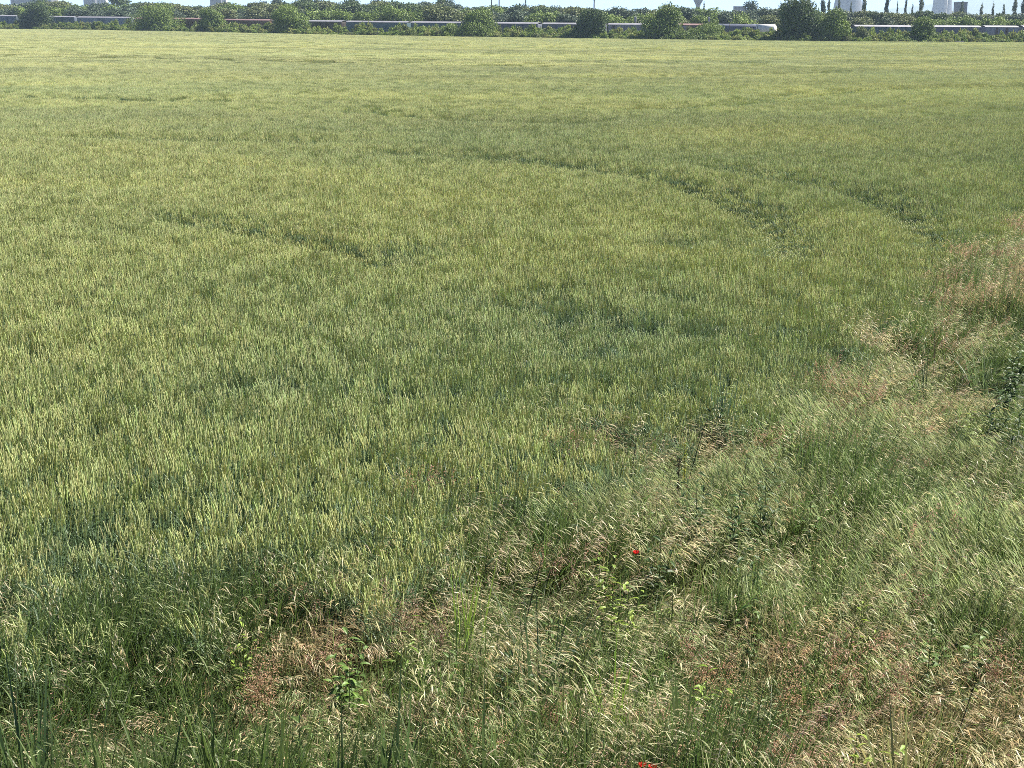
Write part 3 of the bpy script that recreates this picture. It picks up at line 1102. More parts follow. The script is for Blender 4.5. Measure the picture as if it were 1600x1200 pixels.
def wheat_field(name, y0, y1, step, n, lod, nvar, label, ear_w=1.0):
    srcs = [source('%s_tuft_%s' % (name, 'abcdefghijkl'[k]), wheat_patch('wheat_tuft', step, n, lod), M_CROP) for k in range(nvar)]
    P = grid_points(y0, y1, step, 1.5 + step)
    x, y = P[:, 0], P[:, 1]
    md = margin_dist(x, y) + (N2(x * 1.1, y * 1.1) - .5) * 1.3 + (N3(x * 3, y * 3) - .5) * .9
    keep = (md > .15 - .9 * rng.random(len(P)) ** 2) & (y < np.interp(x, EX, EY) + (N1(x * .2, y * .2) - .5) * 1.2)
    P, x, y, md = P[keep], x[keep], y[keep], md[keep]
    h = crop_height(x, y) * (.74 + .26 * np.clip(md / 2.0, 0, 1))
    hol = hollowness(x, y)
    keep = rng.random(len(P)) > hol * .15
    P, x, y, h, hol = P[keep], x[keep], y[keep], h[keep], hol[keep]
    m = len(P)
    hvar = .03 * np.clip(40 / y, .2, 1)
    scl = np.column_stack([np.full(m, 1.0), np.full(m, 1.0), h * (1 + rng.normal(size=m) * hvar)])
    # tint: riper yellow green streaks, glaucous young plants in the thin places
    ripe = N1(x * .10 + 3, y * .10) * .6 + N2(x * .4, y * .35) * .4
    far = np.clip((y - 26) / 110, 0, 1)  # paler with distance: light on the far ears put into the tint
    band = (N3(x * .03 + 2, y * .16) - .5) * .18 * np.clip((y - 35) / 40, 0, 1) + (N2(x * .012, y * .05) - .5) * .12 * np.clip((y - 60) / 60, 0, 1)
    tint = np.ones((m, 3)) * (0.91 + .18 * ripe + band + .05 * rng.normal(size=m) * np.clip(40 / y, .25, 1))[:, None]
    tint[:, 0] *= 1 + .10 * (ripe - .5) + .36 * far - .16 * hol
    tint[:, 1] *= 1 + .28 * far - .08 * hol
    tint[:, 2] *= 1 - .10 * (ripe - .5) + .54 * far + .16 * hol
    tilt = rng.normal(size=(m, 2)) * .06 * np.clip(40 / y, .25, 1)[:, None]
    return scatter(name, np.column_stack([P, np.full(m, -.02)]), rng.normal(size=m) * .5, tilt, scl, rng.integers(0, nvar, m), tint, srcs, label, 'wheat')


wheat_field('near_wheat_crop', 7.0, 72.0, .25, 34, 0, 10, 'green wheat with full ears in the near part of the field')
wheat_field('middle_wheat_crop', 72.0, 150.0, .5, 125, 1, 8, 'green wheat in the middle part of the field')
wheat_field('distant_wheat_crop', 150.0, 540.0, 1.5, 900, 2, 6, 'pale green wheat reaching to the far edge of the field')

# ================================================================== THE ROUGH GRASS MARGIN
WIND = np.array([.92, -.28, 0.0])
GREEN = (.066, .108, .028)
GREEN2 = (.092, .128, .036)
STRAW = (.40, .31, .17)
CREAM = (.47, .41, .25)
PALEG = (.27, .31, .14)
REDB = (.38, .225, .155)
PURP = (.22, .15, .12)


def rough_patch(name, kind, size=.36):
    G = Geo()
    P0 = lambda n: np.column_stack([(rng.random((n, 2)) - .5) * size * 1.2, np.zeros(n)])
    prm = {  # blades, blade h, blade col, stems, stem h, stem col, spikelet col, spikelets, length, sag
        'brome':  (40, .66, GREEN2, 9, .86, (.28, .26, .13), CREAM, 6, .072, .34),
        'fine':   (52, .62, GREEN2, 13, .74, (.24, .26, .12), PALEG, 5, .080, .22),
        'green':  (56, .86, GREEN, 2, .95, (.16, .20, .08), PALEG, 7, .060, .30),
        'red':    (30, .50, GREEN2, 10, .74, (.30, .20, .13), REDB, 16, .022, .20),
        'dry':    (34, .56, (.30, .27, .13), 9, .78, (.34, .28, .16), STRAW, 6, .068, .34),
        'herb':   (30, .50, GREEN2, 2, .7, GREEN2, PALEG, 5, .05, .3)}[kind]
    nb, bh, bc, ns, sh, scx, kc, nk, kl, sag = prm
    # blades
    an = rng.random(nb) * math.tau
    fd = np.column_stack([np.cos(an), np.sin(an), np.zeros(nb)])
    d0 = unit(fd * .22 + WIND * .08 + np.array([[0, 0, 1.0]]))
    ribbons(G, P0(nb), d0, bh * (.6 + .7 * rng.random(nb)), .007 + .0065 * rng.random(nb), .04 + .55 * rng.random(nb) ** 2.2, unit(fd * .7 + WIND * .9 + np.array([[0, 0, -.55]])), 4, jit(bc, nb, .3, .12), face=np.column_stack([-np.sin(an), np.cos(an), np.zeros(nb)]))
    # some dead straw low down
    nd = 8
    an = rng.random(nd) * math.tau
    fd = np.column_stack([np.cos(an), np.sin(an), .35 + np.zeros(nd)])
    ribbons(G, P0(nd), unit(fd + np.array([[0, 0, .4]])), .25 + .2 * rng.random(nd), np.full(nd, .004), .3 * rng.random(nd), np.tile(WIND, (nd, 1)), 2, jit(STRAW, nd, .3, .1))
    # flowering stems bowing with the wind, hung with spikelets
    an = rng.random(ns) * math.tau
    fd = np.column_stack([np.cos(an), np.sin(an), np.zeros(ns)])
    d0 = unit(fd * .14 + WIND * .10 + np.array([[0, 0, 1.0]]))
    L = sh * (.75 + .5 * rng.random(ns))
    dr = sag * (.6 + .8 * rng.random(ns))
    ddir = unit(fd * .55 + WIND + np.array([[0, 0, -.45]]))
    nseg = 6
    S = ribbons(G, P0(ns), d0, L, np.full(ns, .0032), dr, ddir, nseg, jit(scx, ns, .25, .1), prof=np.linspace(1, .5, nseg + 1))
    t = np.linspace(.70, 1.0, nk)
    seg = t * nseg
    i0 = np.minimum(seg.astype(int), nseg - 1)
    fr = (seg - i0)[None, :, None]
    B = S[:, i0] * (1 - fr) + S[:, i0 + 1] * fr
    tang = unit(S[:, -1] - S[:, -3])[:, None, :]
    d = unit(tang * .45 + rng.normal(size=B.shape) * .42 + np.array([0, 0, -.85]) + WIND * .50)
    off = rng.normal(size=B.shape) * (.020 if kl > .03 else .012) + WIND * .012
    n = ns * nk
    cc = np.repeat(jit(kc, ns, .25, .1), nk, 0) * (.85 + .3 * rng.random((n, 1)))
    if kl < .03:
        diamonds(G, (B + off).reshape(-1, 3), d.reshape(-1, 3), rng.normal(size=(n, 3)), kl * (.7 + .6 * rng.random(n)), .008 * (.7 + .6 * rng.random(n)), cc)
    else:
        if kind == 'fine':
            d1 = unit(tang * .25 + rng.normal(size=B.shape) * .24 + WIND * .42 + np.array([0, 0, -.75])).reshape(-1, 3)
        else:
            d1 = unit(tang * .65 + rng.normal(size=B.shape) * .36 + WIND * .38 + np.array([0, 0, -.38])).reshape(-1, 3)
        fc = unit(np.cross(d1, rng.normal(size=(n, 3)) + np.array([0, 2.0, .6])))
        ribbons(G, (B + off * .35).reshape(-1, 3), d1, kl * (.75 + .75 * rng.random(n)), .0078 * (.7 + .6 * rng.random(n)), .35 + .45 * rng.random(n), np.tile(unit(np.array([.45, -.1, -1.0])), (n, 1)), 4, cc, prof=np.array([.18, .7, 1.0, .75, .12]), face=fc)
    if kind == 'herb':
        m = 46
        an = rng.random(m) * math.tau
        fd = np.column_stack([np.cos(an), np.sin(an), np.zeros(m)])
        b = P0(m)
        b[:, 2] = .05 + .38 * rng.random(m)
        diamonds(G, b, unit(fd + np.array([[0, 0, .35]])), unit(rng.normal(size=(m, 3)) * .4 + np.array([[0, 0, 1.0]])), .05 + .05 * rng.random(m), .018 + .014 * rng.random(m), jit((.13, .21, .04), m, .3, .1))
        c = P0(8)
        ribbons(G, c, np.tile([[.05, 0, 1.0]], (8, 1)), .3 + .2 * rng.random(8), np.full(8, .005), np.full(8, .05), np.tile(WIND, (8, 1)), 2, jit(GREEN, 8))
    return G.mesh(name)


KINDS = ['brome', 'fine', 'green', 'red', 'dry', 'herb']
NV = 4
rsrc = []
for i, kd in enumerate(KINDS):
    for j in range(NV):
        rsrc.append(source('rough_%s_%s_%s' % ('abcdef'[i], kd, 'abcd'[j]), rough_patch('rough_tuft', kd), M_CROP))
# what grows where: (u, v, spread in px, weights for KINDS)
SPOTS = [
    (120, 1080, 200, (2.4, .3, 18, .5, 1.4, .6)), (330, 1100, 190, (3, .3, 14, .7, 2, .8)), (60, 1190, 200, (1.2, .2, 34, .2, .8, .5)), (300, 1190, 200, (2, .3, 28, .4, 2, .6)), (-60, 1100, 160, (1, .2, 30, .3, .5, .5)), (560, 1190, 150, (3, .4, 14, .5, 2, .8)),
    (560, 960, 130, (4, .8, 3, 1.0, 4, 1.2)), (640, 1100, 170, (4, .8, 5, 1, 2, 1)), (850, 1130, 170, (4, 1, 5, .8, 1.5, 1)),
    (800, 960, 150, (5, 2, 2, 1, 2.5, 1)), (720, 860, 110, (3, 2, 3, .8, 1, .8)), (900, 860, 120, (5, 5, 2, .3, 1, .8)),
    (1050, 760, 150, (5, 5, 1.5, .5, 1.5, .8)), (1050, 670, 90, (5, 2, 1, 1, 4, .5)), (900, 700, 60, (2, 2, 2, 3, 1, .5)),
    (1080, 900, 130, (3, 7, 2, .4, .5, .8)), (1250, 830, 170, (1.5, 9, 2, .2, .5, .5)), (1480, 780, 180, (1.5, 9, 1.5, .3, .7, .4)),
    (1400, 900, 160, (1.5, 8, 2, .5, .6, .5)), (1150, 1020, 130, (4, .8, 1.2, 4.5, 3, .7)), (1330, 1040, 150, (5, .6, 1.2, 4.5, 3, .7)),
    (1500, 1060, 150, (6, .6, 1.5, 2.2, 4, .6)), (1250, 1150, 150, (5, .5, 2, 3.2, 3, .8)), (1480, 1170, 150, (5, .5, 3, 2, 3, .8)),
    (1020, 1160, 130, (5, .6, 3, 1.5, 2, .8)), (1310, 610, 60, (2, 1, 1, 5, 2, 1)), (1430, 610, 80, (1.5, 2, 2, 2.5, 2, 3)),
    (1230, 660, 70, (2, 4, 3, .4, .7, 2)), (1400, 690, 110, (2, 6, 1.5, 1.5, 1.5, .7)), (1560, 640, 70, (.6, 2, 4, 1, 1, 4)),
    (1370, 540, 70, (1.5, 2, 4, .8, 1, 3)), (1480, 500, 70, (2, 1, 1.5, 4, 3, 1.5)), (1580, 430, 80, (1.5, 1, 4, 4, 1.5, 3)),
    (1520, 560, 60, (1, 3, 4, .6, 1, 2)), (1600, 720, 70, (1.5, 3, 2, 2.5, 1.5, .8)), (1750, 600, 200, (2, 3, 2, 2, 2, 1))]
WEED_PX = [(1342, 1142), (1108, 1035), (1420, 1160), (1535, 975), (1213, 712), (1180, 845), (960, 905), (985, 905), (545, 985), (548, 1030), (381, 958), (640, 960),
           (1072, 688), (1064, 712), (1106, 655), (850, 868), (996, 861), (330, 1065), (610, 1085), (440, 1075), (150, 1090), (40, 1060), (240, 1110), (850, 915), (725, 885), (955, 1010),
           (418, 985), (404, 1030), (1225, 1040), (1318, 1000), (1130, 1005), (1575, 585), (1595, 535)]
P = grid_points(6.0, 60.0, .18, 2.5)
x, y = P[:, 0], P[:, 1]
md = margin_dist(x, y) + (N2(x * 1.1, y * 1.1) - .5) * 1.3 + (N3(x * 3, y * 3) - .5) * .9
keep = (N4(x * 2.4 + 5, y * 1.7) > .24) & ((md < 1.3 - 1.3 * rng.random(len(P)) ** .5) | (md < -.2))
P, x, y, md = P[keep], x[keep], y[keep], md[keep]
m = len(P)
uu, vv, _ = project(np.column_stack([P, np.full(m, .45)]))
Wt = np.zeros((m, 6))
for (a, b, s, w) in SPOTS:
    Wt += np.exp(-((uu - a) ** 2 + (vv - b) ** 2) / (2 * (s * .62) ** 2))[:, None] * np.array(w)
Wt += 1e-4 * np.array([3, 2, 3, 1, 1, 1])
for i in range(6):      # clumping
    Wt[:, i] *= np.exp(3.2 * (VN(40 + i)(x * 1.7, y * 1.7) - .5) + 2.0 * (VN(60 + i)(x * .6, y * .6) - .5))
Wt /= Wt.sum(1, keepdims=True)
kk = (np.cumsum(Wt, 1) < rng.random((m, 1))).sum(1).clip(0, 5)
hs = (.56 + .36 * N1(x * .9, y * .6) + .30 * N3(x * 2.6, y * 1.8)) * (.9 + .2 * rng.random(m))
for (c, r, dep) in (((1575, 600), 1.5, .85), ((1600, 540), .6, .4), ((1590, 690), .9, .7), ((1385, 640), .35, .35), ((1410, 560), .5, .3)):
    q = on_plane(*c, .3)
    hs *= 1 - dep * np.exp(-((x - q.x) ** 2 + (y - q.y) ** 2) / (r * r))
for (u0, v0) in WEED_PX:
    q = on_plane(u0, v0, .5)
    hs *= 1 - .26 * np.exp(-((x - q.x) ** 2 + ((y - q.y + .25) * .6) ** 2) / .16)
q = on_plane(1660, 545, .3)
hs *= 1 + .9 * np.exp(-(((x - q.x) / .9) ** 2 + ((y - q.y) / 2.2) ** 2))  # unseen mound of tall grass, added to cast shade into the hollow
hol_d = np.zeros(m)
for (c, rx, ry) in (((1580, 600), .75, 1.6), ((1600, 690), .35, .9), ((1600, 535), .4, 1.0)):
    q = on_plane(*c, .2)
    hol_d = np.maximum(hol_d, np.exp(-(((x - q.x) / rx) ** 2 + ((y - q.y) / ry) ** 2)))
hs *= 1 - .75 * hol_d
kk = np.where(hol_d > .35, 2, kk)
tint = np.ones((m, 3)) * (.85 + .3 * N2(x * .8 + 5, y * .8) + .12 * rng.normal(size=m))[:, None].clip(.5, 1.5)
scatter('margin_grass', np.column_stack([P, np.full(m, -.03)]), (N4(x * .5, y * .5) - .5) * 1.2 + rng.normal(size=m) * .60, rng.normal(size=(m, 2)) * .07, np.column_stack([np.ones(m), np.ones(m), hs]), kk * NV + rng.integers(0, NV, m), tint, rsrc,
        'rough grass margin of drooping brome, red tinged stems and green blades', 'grass')


# ================================================================== SINGLE PLANTS
G_DARK, G_MID, G_LIME = (.045, .080, .026), (.085, .140, .036), (.19, .27, .045)


def leaf_mesh(name, L, W, col, sag=.35, n=5):
    """one leaf along +X, folded on its midrib and bent down at its tip"""
    G = Geo()
    t = np.linspace(0, 1, n + 1)
    w = W * np.sin(np.pi * np.clip(t * .94 + .05, 0, 1)) ** .8 * .5
    z = L * (.25 * t - (sag + .25) * t ** 2)
    mid = np.column_stack([L * t, 0 * t, z])
    lf = mid + np.column_stack([0 * t, w, .35 * w])
    rt = mid - np.column_stack([0 * t, w, -.35 * w])
    V = np.vstack([mid, lf, rt])
    m = n + 1
    Fc = [(i, i + 1, m + i + 1, m + i) for i in range(n)] + [(i + 1, i, 2 * m + i, 2 * m + i + 1) for i in range(n)]
    G.add(V, np.array(Fc), jit(col, 1, .1)[0])
    return G.mesh(name)


def stem_mesh(name, h, r, lean, col, bow=.1):
    G = Geo()
    t = np.linspace(0, 1, 7)
    P = np.column_stack([lean[0] * t ** 1.5 + bow * h * .2 * np.sin(t * 4), lean[1] * t ** 1.5, h * t - .03])
    tubes(G, P[None], (r * (1 - .6 * t))[None], 6, jit(col, 1, .1))
    return G.mesh(name), P


def along(P, s):
    t = np.linspace(0, 1, len(P))
    return Vector([float(np.interp(s, t, P[:, i])) for i in range(3)])


def stand(u, v, h, lean=(0, 0)):
    p = on_plane(u, v, h)
    return Vector((p.x - lean[0], p.y - lean[1], 0))


def weed(u, v, h, label, col=G_MID, nl=10, L=.13, W=.045, lean=(.04, 0), name='broadleaf_weed', group=None, stem=(.09, .12, .04), top=None, r=.005):
    if h < .75:
        h = .40 + .55 * h
    L, W, nl = L * 1.25, W * 1.25, int(nl * 1.9)
    t = thing(name, stand(u, v, h, lean), label, 'weed', group, 0)
    ms = [leaf_mesh('leaf', L * f, W * f, np.array(col) * g) for f, g in ((1, .8), (.8, 1.0), (.6, 1.2))]
    nst = 1 if name != 'broadleaf_weed' else 4
    for b in range(nst):
        ln = lean if b == 0 else (lean[0] + .13 * math.cos(b * 2.1 + u), lean[1] + .13 * math.sin(b * 2.1 + u))
        sm, P = stem_mesh('stem', h * (1, .86, .74, .66)[b], r, ln, stem)
        st = part('stem', sm, M_PLANT, t)
        for k in range(nl if nst == 1 else max(6, nl // 2)):
            n = nl if nst == 1 else max(6, nl // 2)
            s = .22 + .78 * k / max(1, n - 1)
            o = part('leaf', ms[min(2, int(s * 3))], M_PLANT, t)
            o.location = along(P, s)
            o.rotation_euler = (random.uniform(-.5, .5), -random.uniform(-.1, .8), k * 2.4 + b + random.uniform(-.4, .4))
            q = random.uniform(.6, 1.15)
            o.scale = (q, q, q)
        if b == 0: P_main = P
    P = P_main
    if top:
        G = Geo()
        n = top[1]
        c = np.array([along(P, 1 - .42 * random.random()) for _ in range(n)]) + rng.normal(size=(n, 3)) * .012
        diamonds(G, c, rng.normal(size=(n, 3)) + np.array([0, 0, .8]), rng.normal(size=(n, 3)), top[2] * (.6 + .8 * rng.random(n)), top[2] * .6, jit(top[0], n, .3, .1))
        tag(part('seed_head', G.mesh('seed_head'), M_PLANT, t), kind='stuff')
    return t


def spike(u, v, h, label, col, n=130, size=.014, spread=.055, frac=.5, lean=(.06, 0), name='sorrel', cat='wild flower', group=None, stemc=(.16, .10, .05)):
    """a plant of several upright seed spikes"""
    t = thing(name, stand(u, v, h, lean), label, cat, group)
    for q in range(5):
        ln = (lean[0] + random.uniform(-.12, .14), lean[1] + random.uniform(-.12, .12))
        hh = h * (1 - .09 * q)
        sm, P = stem_mesh('stem', hh, .0032, ln, stemc)
        st = part('stem', sm, M_PLANT, t)
        G = Geo()
        ss = 1 - frac * rng.random(n)
        c = np.array([along(P, x) for x in ss]) + rng.normal(size=(n, 3)) * (spread * (1.25 - ss)[:, None] * 1.6)
        diamonds(G, c, rng.normal(size=(n, 3)) + np.array([0, 0, .6]), rng.normal(size=(n, 3)), size * (.6 + .8 * rng.random(n)), size * .6, jit(col, n, .3, .1))
        tag(part('seed_head', G.mesh('seed_head'), M_PLANT, st), kind='stuff')
    lm = leaf_mesh('leaf', .10, .02, G_MID)
    for k in range(4):
        o = part('leaf', lm, M_PLANT, t)
        o.location = (0, 0, .08 + .06 * k)
        o.rotation_euler = (0, -.5, k * 1.7)
    return t


def oat(u, v, h, label, col=(.62, .58, .40), lean=(.10, -.03), group='wild oats above the wheat and grass', nsp=16):
    t = thing('wild_oat', stand(u, v, h, lean), label, 'wild oat', group)
    sm, P = stem_mesh('stem', h, .0030, lean, (.30, .28, .14), .05)
    st = part('stem', sm, M_PLANT, t)
    G, B = Geo(), Geo()
    for k in range(nsp):
        s = .72 + .28 * k / (nsp - 1)
        b = np.array(along(P, s))
        an = k * 2.4
        q = b + np.array([math.cos(an) * .05 + .03, math.sin(an) * .05, .02]) * (1.3 - s * .6)
        pth = np.array([b, (b + q) / 2 + [0, 0, .012], q])[None]
        tubes(B, pth, np.array([[.001, .0008, .0006]]), 3, np.array([[.4, .36, .2]]))
        diamonds(G, q[None], np.array([[.35, 0, -1.0]]) + rng.normal(size=(1, 3)) * .25, rng.normal(size=(1, 3)), [.034], [.009], jit(col, 1, .15))
    tag(part('spikelets', G.mesh('spikelets'), M_PLANT, t), kind='stuff')
    tag(part('branches', B.mesh('branches'), M_PLANT, t), kind='stuff')
    lm = leaf_mesh('leaf', .24, .010, (.14, .18, .07), .5)
    for k in range(3):
        o = part('leaf', lm, M_PLANT, t)
        o.location = along(P, .25 + .2 * k)
        o.rotation_euler = (0, -.9, k * 2.3)
    return t


def clump(u, v, h, label, col, n=14, wd=.014, spread=.10, lean=.1, name='grass_clump', cat='grass clump', group='tall grass clumps in the rough margin'):
    h *= 1.28
    t = thing(name, stand(u, v, h * .9), label, cat, group)
    ms = []
    for q in range(4):
        G = Geo()
        ribbons(G, np.zeros((1, 3)), np.array([[.05, 0, 1.0]]), [h * 1.05], [wd], [(.04, .10, .22, .5)[q]], unit(np.array([[1, 0, -.5]])), 8, jit(col, 1, .15, .05), face=np.array([[0, 1.0, 0]]))
        ms.append(G.mesh('blade'))
    for k in range(n):
        o = part('blade', ms[k % 4], M_PLANT, t)
        an = random.random() * math.tau
        o.location = (math.cos(an) * spread * random.random(), math.sin(an) * spread * random.random(), -.03)
        f = random.uniform(.7, 1.05)
        o.scale = (f, f, f)
        o.rotation_euler = (random.uniform(-.12, .12), random.uniform(-.1, .1) + lean, random.uniform(-math.pi, math.pi))
    return t


def poppy(u, v, h, label, open_=1.0):
    lean = (.03, -.02)
    t = thing('poppy', stand(u, v, h, lean), label, 'poppy', 'red poppies in the grass')
    sm, P = stem_mesh('stem', h, .0026, lean, (.16, .2, .05))
    part('stem', sm, M_PLANT, t)
    fl = part('flower', bm_mesh('flower', lambda bm: add_lathe(bm, [(.004, -.006), (.008, .004), (.009, .012), (.006, .016)], 10)), M_SEED, t)
    fl.location = along(P, 1.0)
    G = Geo()
    na, nr = 8, 4
    V = [(0.004, 0, 0)]
    for i in range(1, nr + 1):
        for j in range(na + 1):
            a2 = (j / na - .5) * 1.9
            rr = .029 * i / nr * (1 + .06 * math.sin(j * 3 + i))
            V.append((rr * math.cos(a2) * .95, rr * math.sin(a2), .022 * open_ * (i / nr) ** 1.3 + .004 * math.sin(j * 2.3)))
    Fc = [(0, 1 + j, 2 + j, 2 + j) for j in range(na)]
    for i in range(nr - 1):
        for j in range(na):
            a0 = 1 + i * (na + 1) + j
            Fc.append((a0, a0 + na + 1, a0 + na + 2, a0 + 1))
    G.add(np.array(V), np.array(Fc), (.50, .022, .016))
    pm = G.mesh('petal')
    for k in range(4):
        o = part('petal', pm, M_PLANT, fl)
        o.rotation_euler = (.25, -.25 if k % 2 else -.05, k * math.pi / 2)
        o.location = (0, 0, .002 if k % 2 else .006)
    lm = leaf_mesh('leaf', .12, .025, G_MID)
    for k in range(5):
        o = part('leaf', lm, M_PLANT, t)
        o.location = along(P, .08 + .12 * k)
        o.rotation_euler = (0, -.6, k * 2.2)
    return t


M_SEED = surface('poppy_heart', (.02, .02, .015), (.05, .06, .03), 60, .7)

poppy(996, 861, .72, 'single red poppy on a lime green stem in the middle of the rough grass')
poppy(1006, 1193, .55, 'red poppy at the bottom edge, left of its close neighbour')
poppy(1022, 1196, .56, 'red poppy at the bottom edge, right of its close neighbour')

# leafy weeds
weed(1342, 1142, .42, 'lime green broad leaved weed standing alone in the reddish grass at bottom right', G_LIME, 12, .13, .05)
weed(1108, 1035, .45, 'yellow green upright weed at the left end of the reddish grass', G_LIME, 11, .12, .035)
weed(1420, 1160, .45, 'lime leaved weed low at bottom right, right of the lone broad leaved weed', G_LIME, 9, .11, .04)
weed(1535, 975, .5, 'dark green leafy weed at right above the cream brome heads', G_MID, 12, .12, .045)
weed(1213, 712, .62, 'dark bushy weed with a ragged top in the green grass right of the dock stems', G_DARK, 18, .13, .05)
weed(1180, 845, .55, 'dark leafy weed between the poppy and the smooth green grass', G_DARK, 12, .12, .045)
weed(960, 905, .55, 'bright lime leafy weed just left below the single poppy', G_LIME, 10, .09, .035)
weed(940, 845, .6, 'small round leaved green weed left of the single poppy', (.13, .21, .03), 10, .09, .045)
weed(985, 905, .5, 'yellow green leafy stem right below the single poppy', G_LIME, 9, .10, .03)
weed(545, 985, .6, 'deep green leafy weed in the tan grass left of the middle', G_MID, 16, .12, .045)
weed(548, 1030, .45, 'second green leafy weed under the deep green one left of the middle', (.10, .17, .03), 12, .10, .04)
weed(381, 958, .6, 'small lime green leaf tuft at the edge of the wheat', G_LIME, 9, .07, .03)
weed(1357, 598, .4, 'small bright green weed below the reddish patch at right', (.14, .22, .03), 10, .09, .035)
weed(1432, 585, .4, 'green weed beside the brown stalk in the right margin', (.10, .17, .03), 12, .10, .04)
weed(1290, 545, .5, 'green weed at the corner where the wheat meets the right margin', (.09, .15, .035), 12, .10, .035)
weed(1255, 530, .55, 'green leafy weed at the wheat edge left of the corner weed', (.10, .16, .035), 10, .11, .03)
weed(1400, 470, .55, 'green weed clump standing in the wheat edge high on the right', (.08, .13, .04), 14, .12, .03)
weed(1575, 585, .55, 'dark spreading weed in the shadowy hollow at the right edge', G_DARK, 18, .16, .06)
weed(1595, 535, .45, 'mid green weed above the shadowy hollow at the right edge', (.06, .10, .03), 12, .13, .05)
weed(1590, 690, .35, 'dark weed at the right edge below the shadowy hollow', (.05, .06, .03), 12, .12, .05)
weed(1520, 640, .4, 'yellow green weed left of the shadowy hollow', (.15, .21, .04), 12, .11, .045)
weed(1085, 385, .9, 'dark branched weed standing up out of the open wheat', G_DARK, 9, .14, .03)
weed(1140, 380, .9, 'darker leafy weed in the open wheat right of the branched one', G_DARK, 11, .16, .04)
weed(1415, 832, .5, 'pale green weed lost in the smooth grass at right', (.12, .19, .04), 9, .10, .03)
weed(1350, 935, .45, 'yellowish weed at the lower edge of the smooth green grass', (.16, .22, .03), 9, .09, .03)
weed(640, 960, .55, 'bright blade leaved weed right of the deep green one', (.12, .19, .03), 7, .16, .022)
weed(1055, 905, .45, 'green weed with narrow leaves right of the poppy', (.12, .19, .03), 9, .11, .02)

for (u, v, c, lab) in (
        (905, 770, G_MID, 'leafy weed in the cream grass left of the grey budded stalk'),
        (1010, 775, G_MID, 'leafy weed in the cream grass below the grey budded stalk'),
        (1035, 830, G_DARK, 'dark weed in the cream grass up right of the single poppy'),
        (1120, 790, G_MID, 'weed between the dock stems and the dark leafy weed'),
        (1270, 770, G_MID, 'leafy weed below the dark bushy weed at the edge of the smooth grass'),
        (1240, 655, G_MID, 'leafy weed between the dark bushy weed and the wheat corner'),
        (860, 960, G_MID, 'green weed between the lime tuft and the leaning blade clump'),
        (800, 1010, G_DARK, 'dark weed in the middle of the tan foreground grass'),
        (705, 1010, G_MID, 'leafy weed among tan grass right of the second green leafy weed'),
        (470, 1110, G_MID, 'low leafy weed between the two tall bottom clumps'),
        (1180, 930, G_MID, 'leafy weed above the left end of the reddish grass'),
        (1460, 960, G_MID, 'leafy weed where smooth grass meets the cream heads at right')):
    weed(u, v, .6, lab, c, 12, .11, .038)

for (u, v, h, c, lab) in (
        (1092, 735, .95, G_DARK, 'tall dark leafy clump at the foot of the bare leaning stalk'),
        (1200, 735, .9, G_DARK, 'tall dark leafy weed left of the ragged topped bushy weed'),
        (1158, 765, .85, G_DARK, 'dark spreading weed between the two tall dark leafy ones'),
        (1130, 600, .95, G_DARK, 'dark leafy weed at the wheat corner above the cream grass'),
        (1560, 625, .45, G_DARK, 'dark low weed added as shade on the left side of the shadowy hollow'),  # these dark hollow weeds are put in to darken it like shade
        (1595, 640, .45, G_DARK, 'dark low weed added as shade at the bottom of the shadowy hollow'),
        (1585, 560, .5, G_DARK, 'dark weed added as shade at the top of the shadowy hollow')):
    weed(u, v, h, lab, c, 20, .14, .042)

# tall brown stems and dock
weed(1072, 688, .95, 'dock stem with yellow green flowers above a dark seed head', (.06, .10, .03), 6, .14, .04, (.03, 0), 'dock_plant', None, (.10, .10, .03), ((.28, .30, .05), 150, .018), .006)
weed(1064, 712, .9, 'dark brown dock seed head leaning beside the yellow green one', (.05, .08, .03), 5, .13, .035, (.05, 0), 'dock_plant', None, (.06, .045, .025), ((.055, .04, .022), 170, .020), .006)
weed(1106, 655, 1.05, 'long bare dark stalk leaning right beside the dock stems', (.05, .08, .03), 3, .10, .02, (.26, 0), 'dry_stalk', None, (.05, .05, .025), None, .008)
weed(1000, 668, 1.0, 'thin grey stalk with a small dark bud at the wheat edge', (.06, .09, .04), 5, .10, .025, (.15, 0), 'dry_stalk', None, (.10, .09, .06), ((.10, .08, .06), 26, .014), .005)
weed(1172, 705, .95, 'thin dark stalk with sparse leaves left of the bushy dark weed', (.05, .09, .03), 9, .10, .025, (.16, 0), 'dry_stalk', None, (.06, .06, .03), None, .005)
weed(850, 868, .95, 'long dark green stalk leaning right in the middle foreground', (.05, .09, .03), 4, .18, .02, (.22, 0), 'dry_stalk', None, (.045, .06, .025), None, .007)
weed(1462, 520, .8, 'brown upright stalk in the right margin', (.08, .09, .04), 5, .09, .02, (.01, 0), 'dry_stalk', None, (.13, .10, .07), ((.14, .10, .07), 40, .014), .006)
weed(1536, 1040, .8, 'thin dark stalk leaning right at the lower right edge', (.05, .08, .03), 4, .10, .02, (.2, 0), 'dry_stalk', None, (.05, .04, .03), None, .005)
weed(1466, 425, .85, 'thin dark stalk leaning right at the top corner of the margin', (.05, .08, .03), 4, .12, .025, (.22, 0), 'dry_stalk', None, (.05, .06, .03), None, .006)
weed(770, 800, .95, 'slender dark stem rising at the wheat edge above the middle foreground', (.06, .09, .03), 5, .14, .02, (.12, 0), 'dry_stalk', None, (.05, .07, .03), None, .005)

